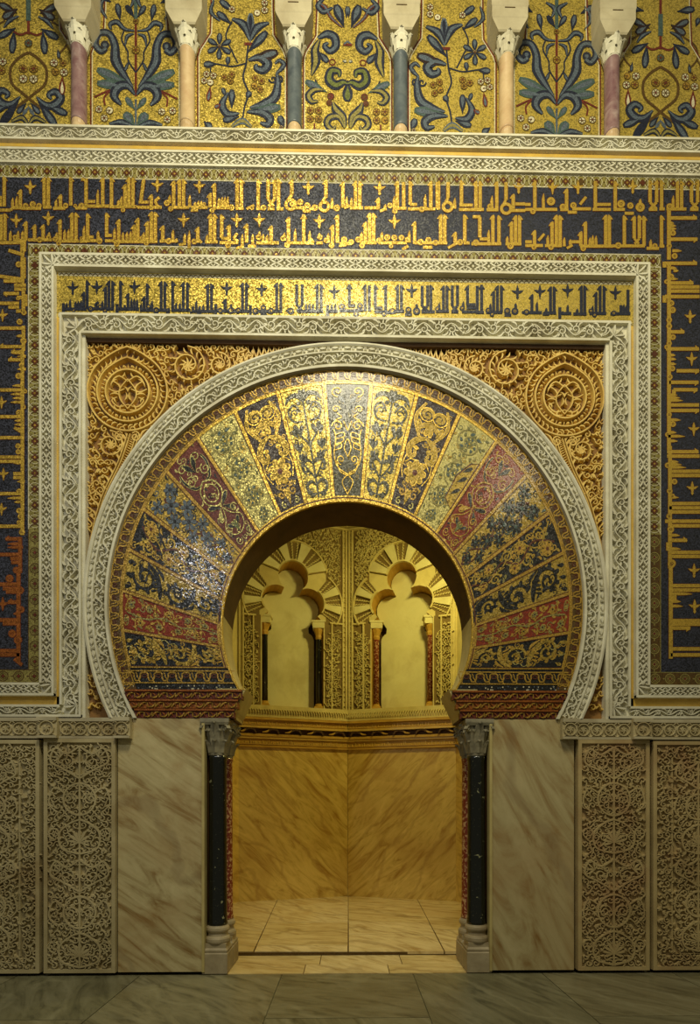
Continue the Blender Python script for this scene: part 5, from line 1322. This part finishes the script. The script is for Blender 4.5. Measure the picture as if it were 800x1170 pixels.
            Cm([(120, 330), (150, 355), (180, 355), (200, 330), (182, 310), (160, 322), (170, 335)], [6, 22, 32, 30, 24, 18, 8]); D(150, 355, 222, 385, 28); D(125, 345, 185, 425, 30); D(100, 350, 130, 385, 20); D(95, 360, 75, 390, 12, 'steel'); Cm([(93, 425), (115, 400), (150, 415)], [6, 22, 8], 'ink', 'olive')
            St([(170, 75), (212, 105), (220, 150), (190, 190), (205, 200)], 6, 'umber'); D(190, 165, 195, 198, 12); B(178, 214, 14); B(182, 244, 14, 'ochre'); B(211, 245, 14); B(208, 215, 12, 'ochre'); D(205, 258, 205, 320, 22, 'maroon', 'pale'); St([(220, 155), (240, 190)], 5, 'umber')
            D(150, -10, 210, -20, 26); D(215, 40, 225, 10, 18)
        half(f, 93)
    O.T = None
    O.build('foliage_design', FY(YP), t)
gpanel(0, 'D', 0, 'gold mosaic panel with heart shaped tendril, cut by the left edge')
gpanel(1, 'A', 0, 'gold mosaic panel with twin curled palmettes between the mauve and sand colonnettes on the left')
gpanel(2, 'B', 1, 'gold mosaic panel with leafy branch and star flower, left of the centre panel')
gpanel(3, 'C', 0, 'central gold mosaic panel with green trefoil and mirrored scrolls')
gpanel(4, 'B', 0, 'gold mosaic panel with leafy branch and star flower, right of the centre panel')
gpanel(5, 'A', 0, 'gold mosaic panel with twin curled palmettes between the sand and mauve colonnettes on the right')
gpanel(6, 'D', 0, 'gold mosaic panel with heart shaped tendril, cut by the right edge')
cm = {1: ('pinkm', 'mauve veined marble colonnette, leftmost of the row'), 2: ('sandm', 'sand coloured marble colonnette, second from the left'), 3: ('greym', 'blue grey marble colonnette left of the central panel'),
      4: ('greym', 'blue grey marble colonnette right of the central panel'), 5: ('sandm', 'sand coloured marble colonnette, second from the right'), 6: ('pinkm', 'mauve veined marble colonnette, rightmost of the row')}
def colonnette(i):
    X = CX[i]; Y = .04; m, lb = cm[i]; b0 = 7.99
    t = empty('gallery_colonnette', (X, Y, b0), lb, 'colonnette', 'colonnettes of the upper gallery')
    b = Mb('white'); b.lathe(X, Y, [(.068, b0), (.069, b0 + .02), (.064, b0 + .04), (.068, b0 + .06), (.066, b0 + .085)], 'sandm', 20); b.mk('base', t)
    b = Mb(m); b.lathe(X, Y, [(.071, b0 + .08), (.071, b0 + .095), (.069, b0 + .11), (.068, 8.74), (.073, 8.75), (.073, 8.765)], m, 24); b.mk('shaft', t, True)
    b = Mb('white'); b.lathe(X, Y, [(.068, 8.765), (.076, 8.775), (.066, 8.785), (.07, 8.83), (.085, 8.90), (.095, 8.925)], 'white', 16)
    for z, hh, rr, ph in ((8.775, .09, .07, 0), (8.84, .085, .078, pi / 6)):
        for k in range(6):
            a = 2 * pi * k / 6 + ph; ca, sa = cos(a), sin(a); V = []; F = []
            for dz, r_, w_ in ((0, rr, .03), (hh * .6, rr + .012, .034), (hh * .95, rr + .034, .022), (hh * .85, rr + .042, .008)):
                for q in (-1, 0, 1): xx, yy = r_ + (.01 if q == 0 else 0), q * w_; V.append((X + xx * ca - yy * sa, Y + xx * sa + yy * ca, z + dz))
            for r_ in range(3): F += [(r_ * 3 + q, r_ * 3 + q + 1, r_ * 3 + q + 4, r_ * 3 + q + 3) for q in range(2)]
            b.raw(V, F, 'white')
    b.mk('capital', t)
    b = Mb('white'); b.frust(X, Y, [(.10, .09, 8.925), (.11, .10, 8.935), (.165, .115, 9.02), (.17, .12, 9.03), (.17, .12, 9.12), (.175, .125, 9.13), (.175, .125, 9.40)], 'whitelow')
    b.raw([(X - .05, Y - .1225, 9.115), (X + .05, Y - .1225, 9.115), (X + .05, Y - .1225, 9.107), (X - .05, Y - .1225, 9.107)], [(0, 1, 2, 3)], 'umber')
    b.mk('impost_block', t)
for i in range(1, 7): colonnette(i)

# =================================================================== LIGHT
def area(name, loc, tgt, size, e, c, sy=None):
    l = bpy.data.lights.new(name, 'AREA'); l.energy = e; l.color = c; l.size = size
    if sy: l.shape = 'RECTANGLE'; l.size_y = sy
    o = bpy.data.objects.new(name, l); col.objects.link(o); o.location = loc
    from mathutils import Vector
    o.rotation_euler = (Vector(tgt) - Vector(loc)).to_track_quat('-Z', 'Y').to_euler()
    return o
area('high_lamp', (0, -4.3, 9.3), (0, 0, 5.6), 1.4, 345, (1, .92, .66))
area('left_lamp', (-2.75, -5.0, 6.0), (-1.2, 0, 4.2), .2, 46, (.93, .95, 1))
area('right_lamp', (3.0, -4.6, 7.6), (.8, 0, 5), .8, 50, (1, .90, .62))
area('chamber_lamp', (1.35, 1.7, 5.7), (.75, 4.0, 2.2), .35, 62, (1, .86, .28))
area('chamber_glow', (-.5, 1.3, 6.0), (-.2, 3.5, 2.5), .8, 5, (1, .87, .4))
W_ = bpy.data.worlds.new('world'); bpy.context.scene.world = W_; W_.use_nodes = True
W_.node_tree.nodes['Background'].inputs[0].default_value = (1, .92, .66, 1); W_.node_tree.nodes['Background'].inputs[1].default_value = .11

# =================================================================== CAMERA
cam = bpy.data.cameras.new('camera'); co = bpy.data.objects.new('camera', cam); col.objects.link(co)
co.location = (0, -5, 1.6); co.rotation_euler = (pi / 2, 0, -TH)
cam.sensor_fit = 'VERTICAL'; cam.sensor_height = 24; cam.lens = 600 / 1170 * 24
cam.shift_x = -7 / 1170; cam.shift_y = 335 / 1170
sc = bpy.context.scene; sc.camera = co
sc.view_settings.view_transform = 'Standard'; sc.view_settings.look = 'None'; sc.view_settings.exposure = 0; sc.view_settings.gamma = 1
sc.view_settings.use_curve_mapping = False
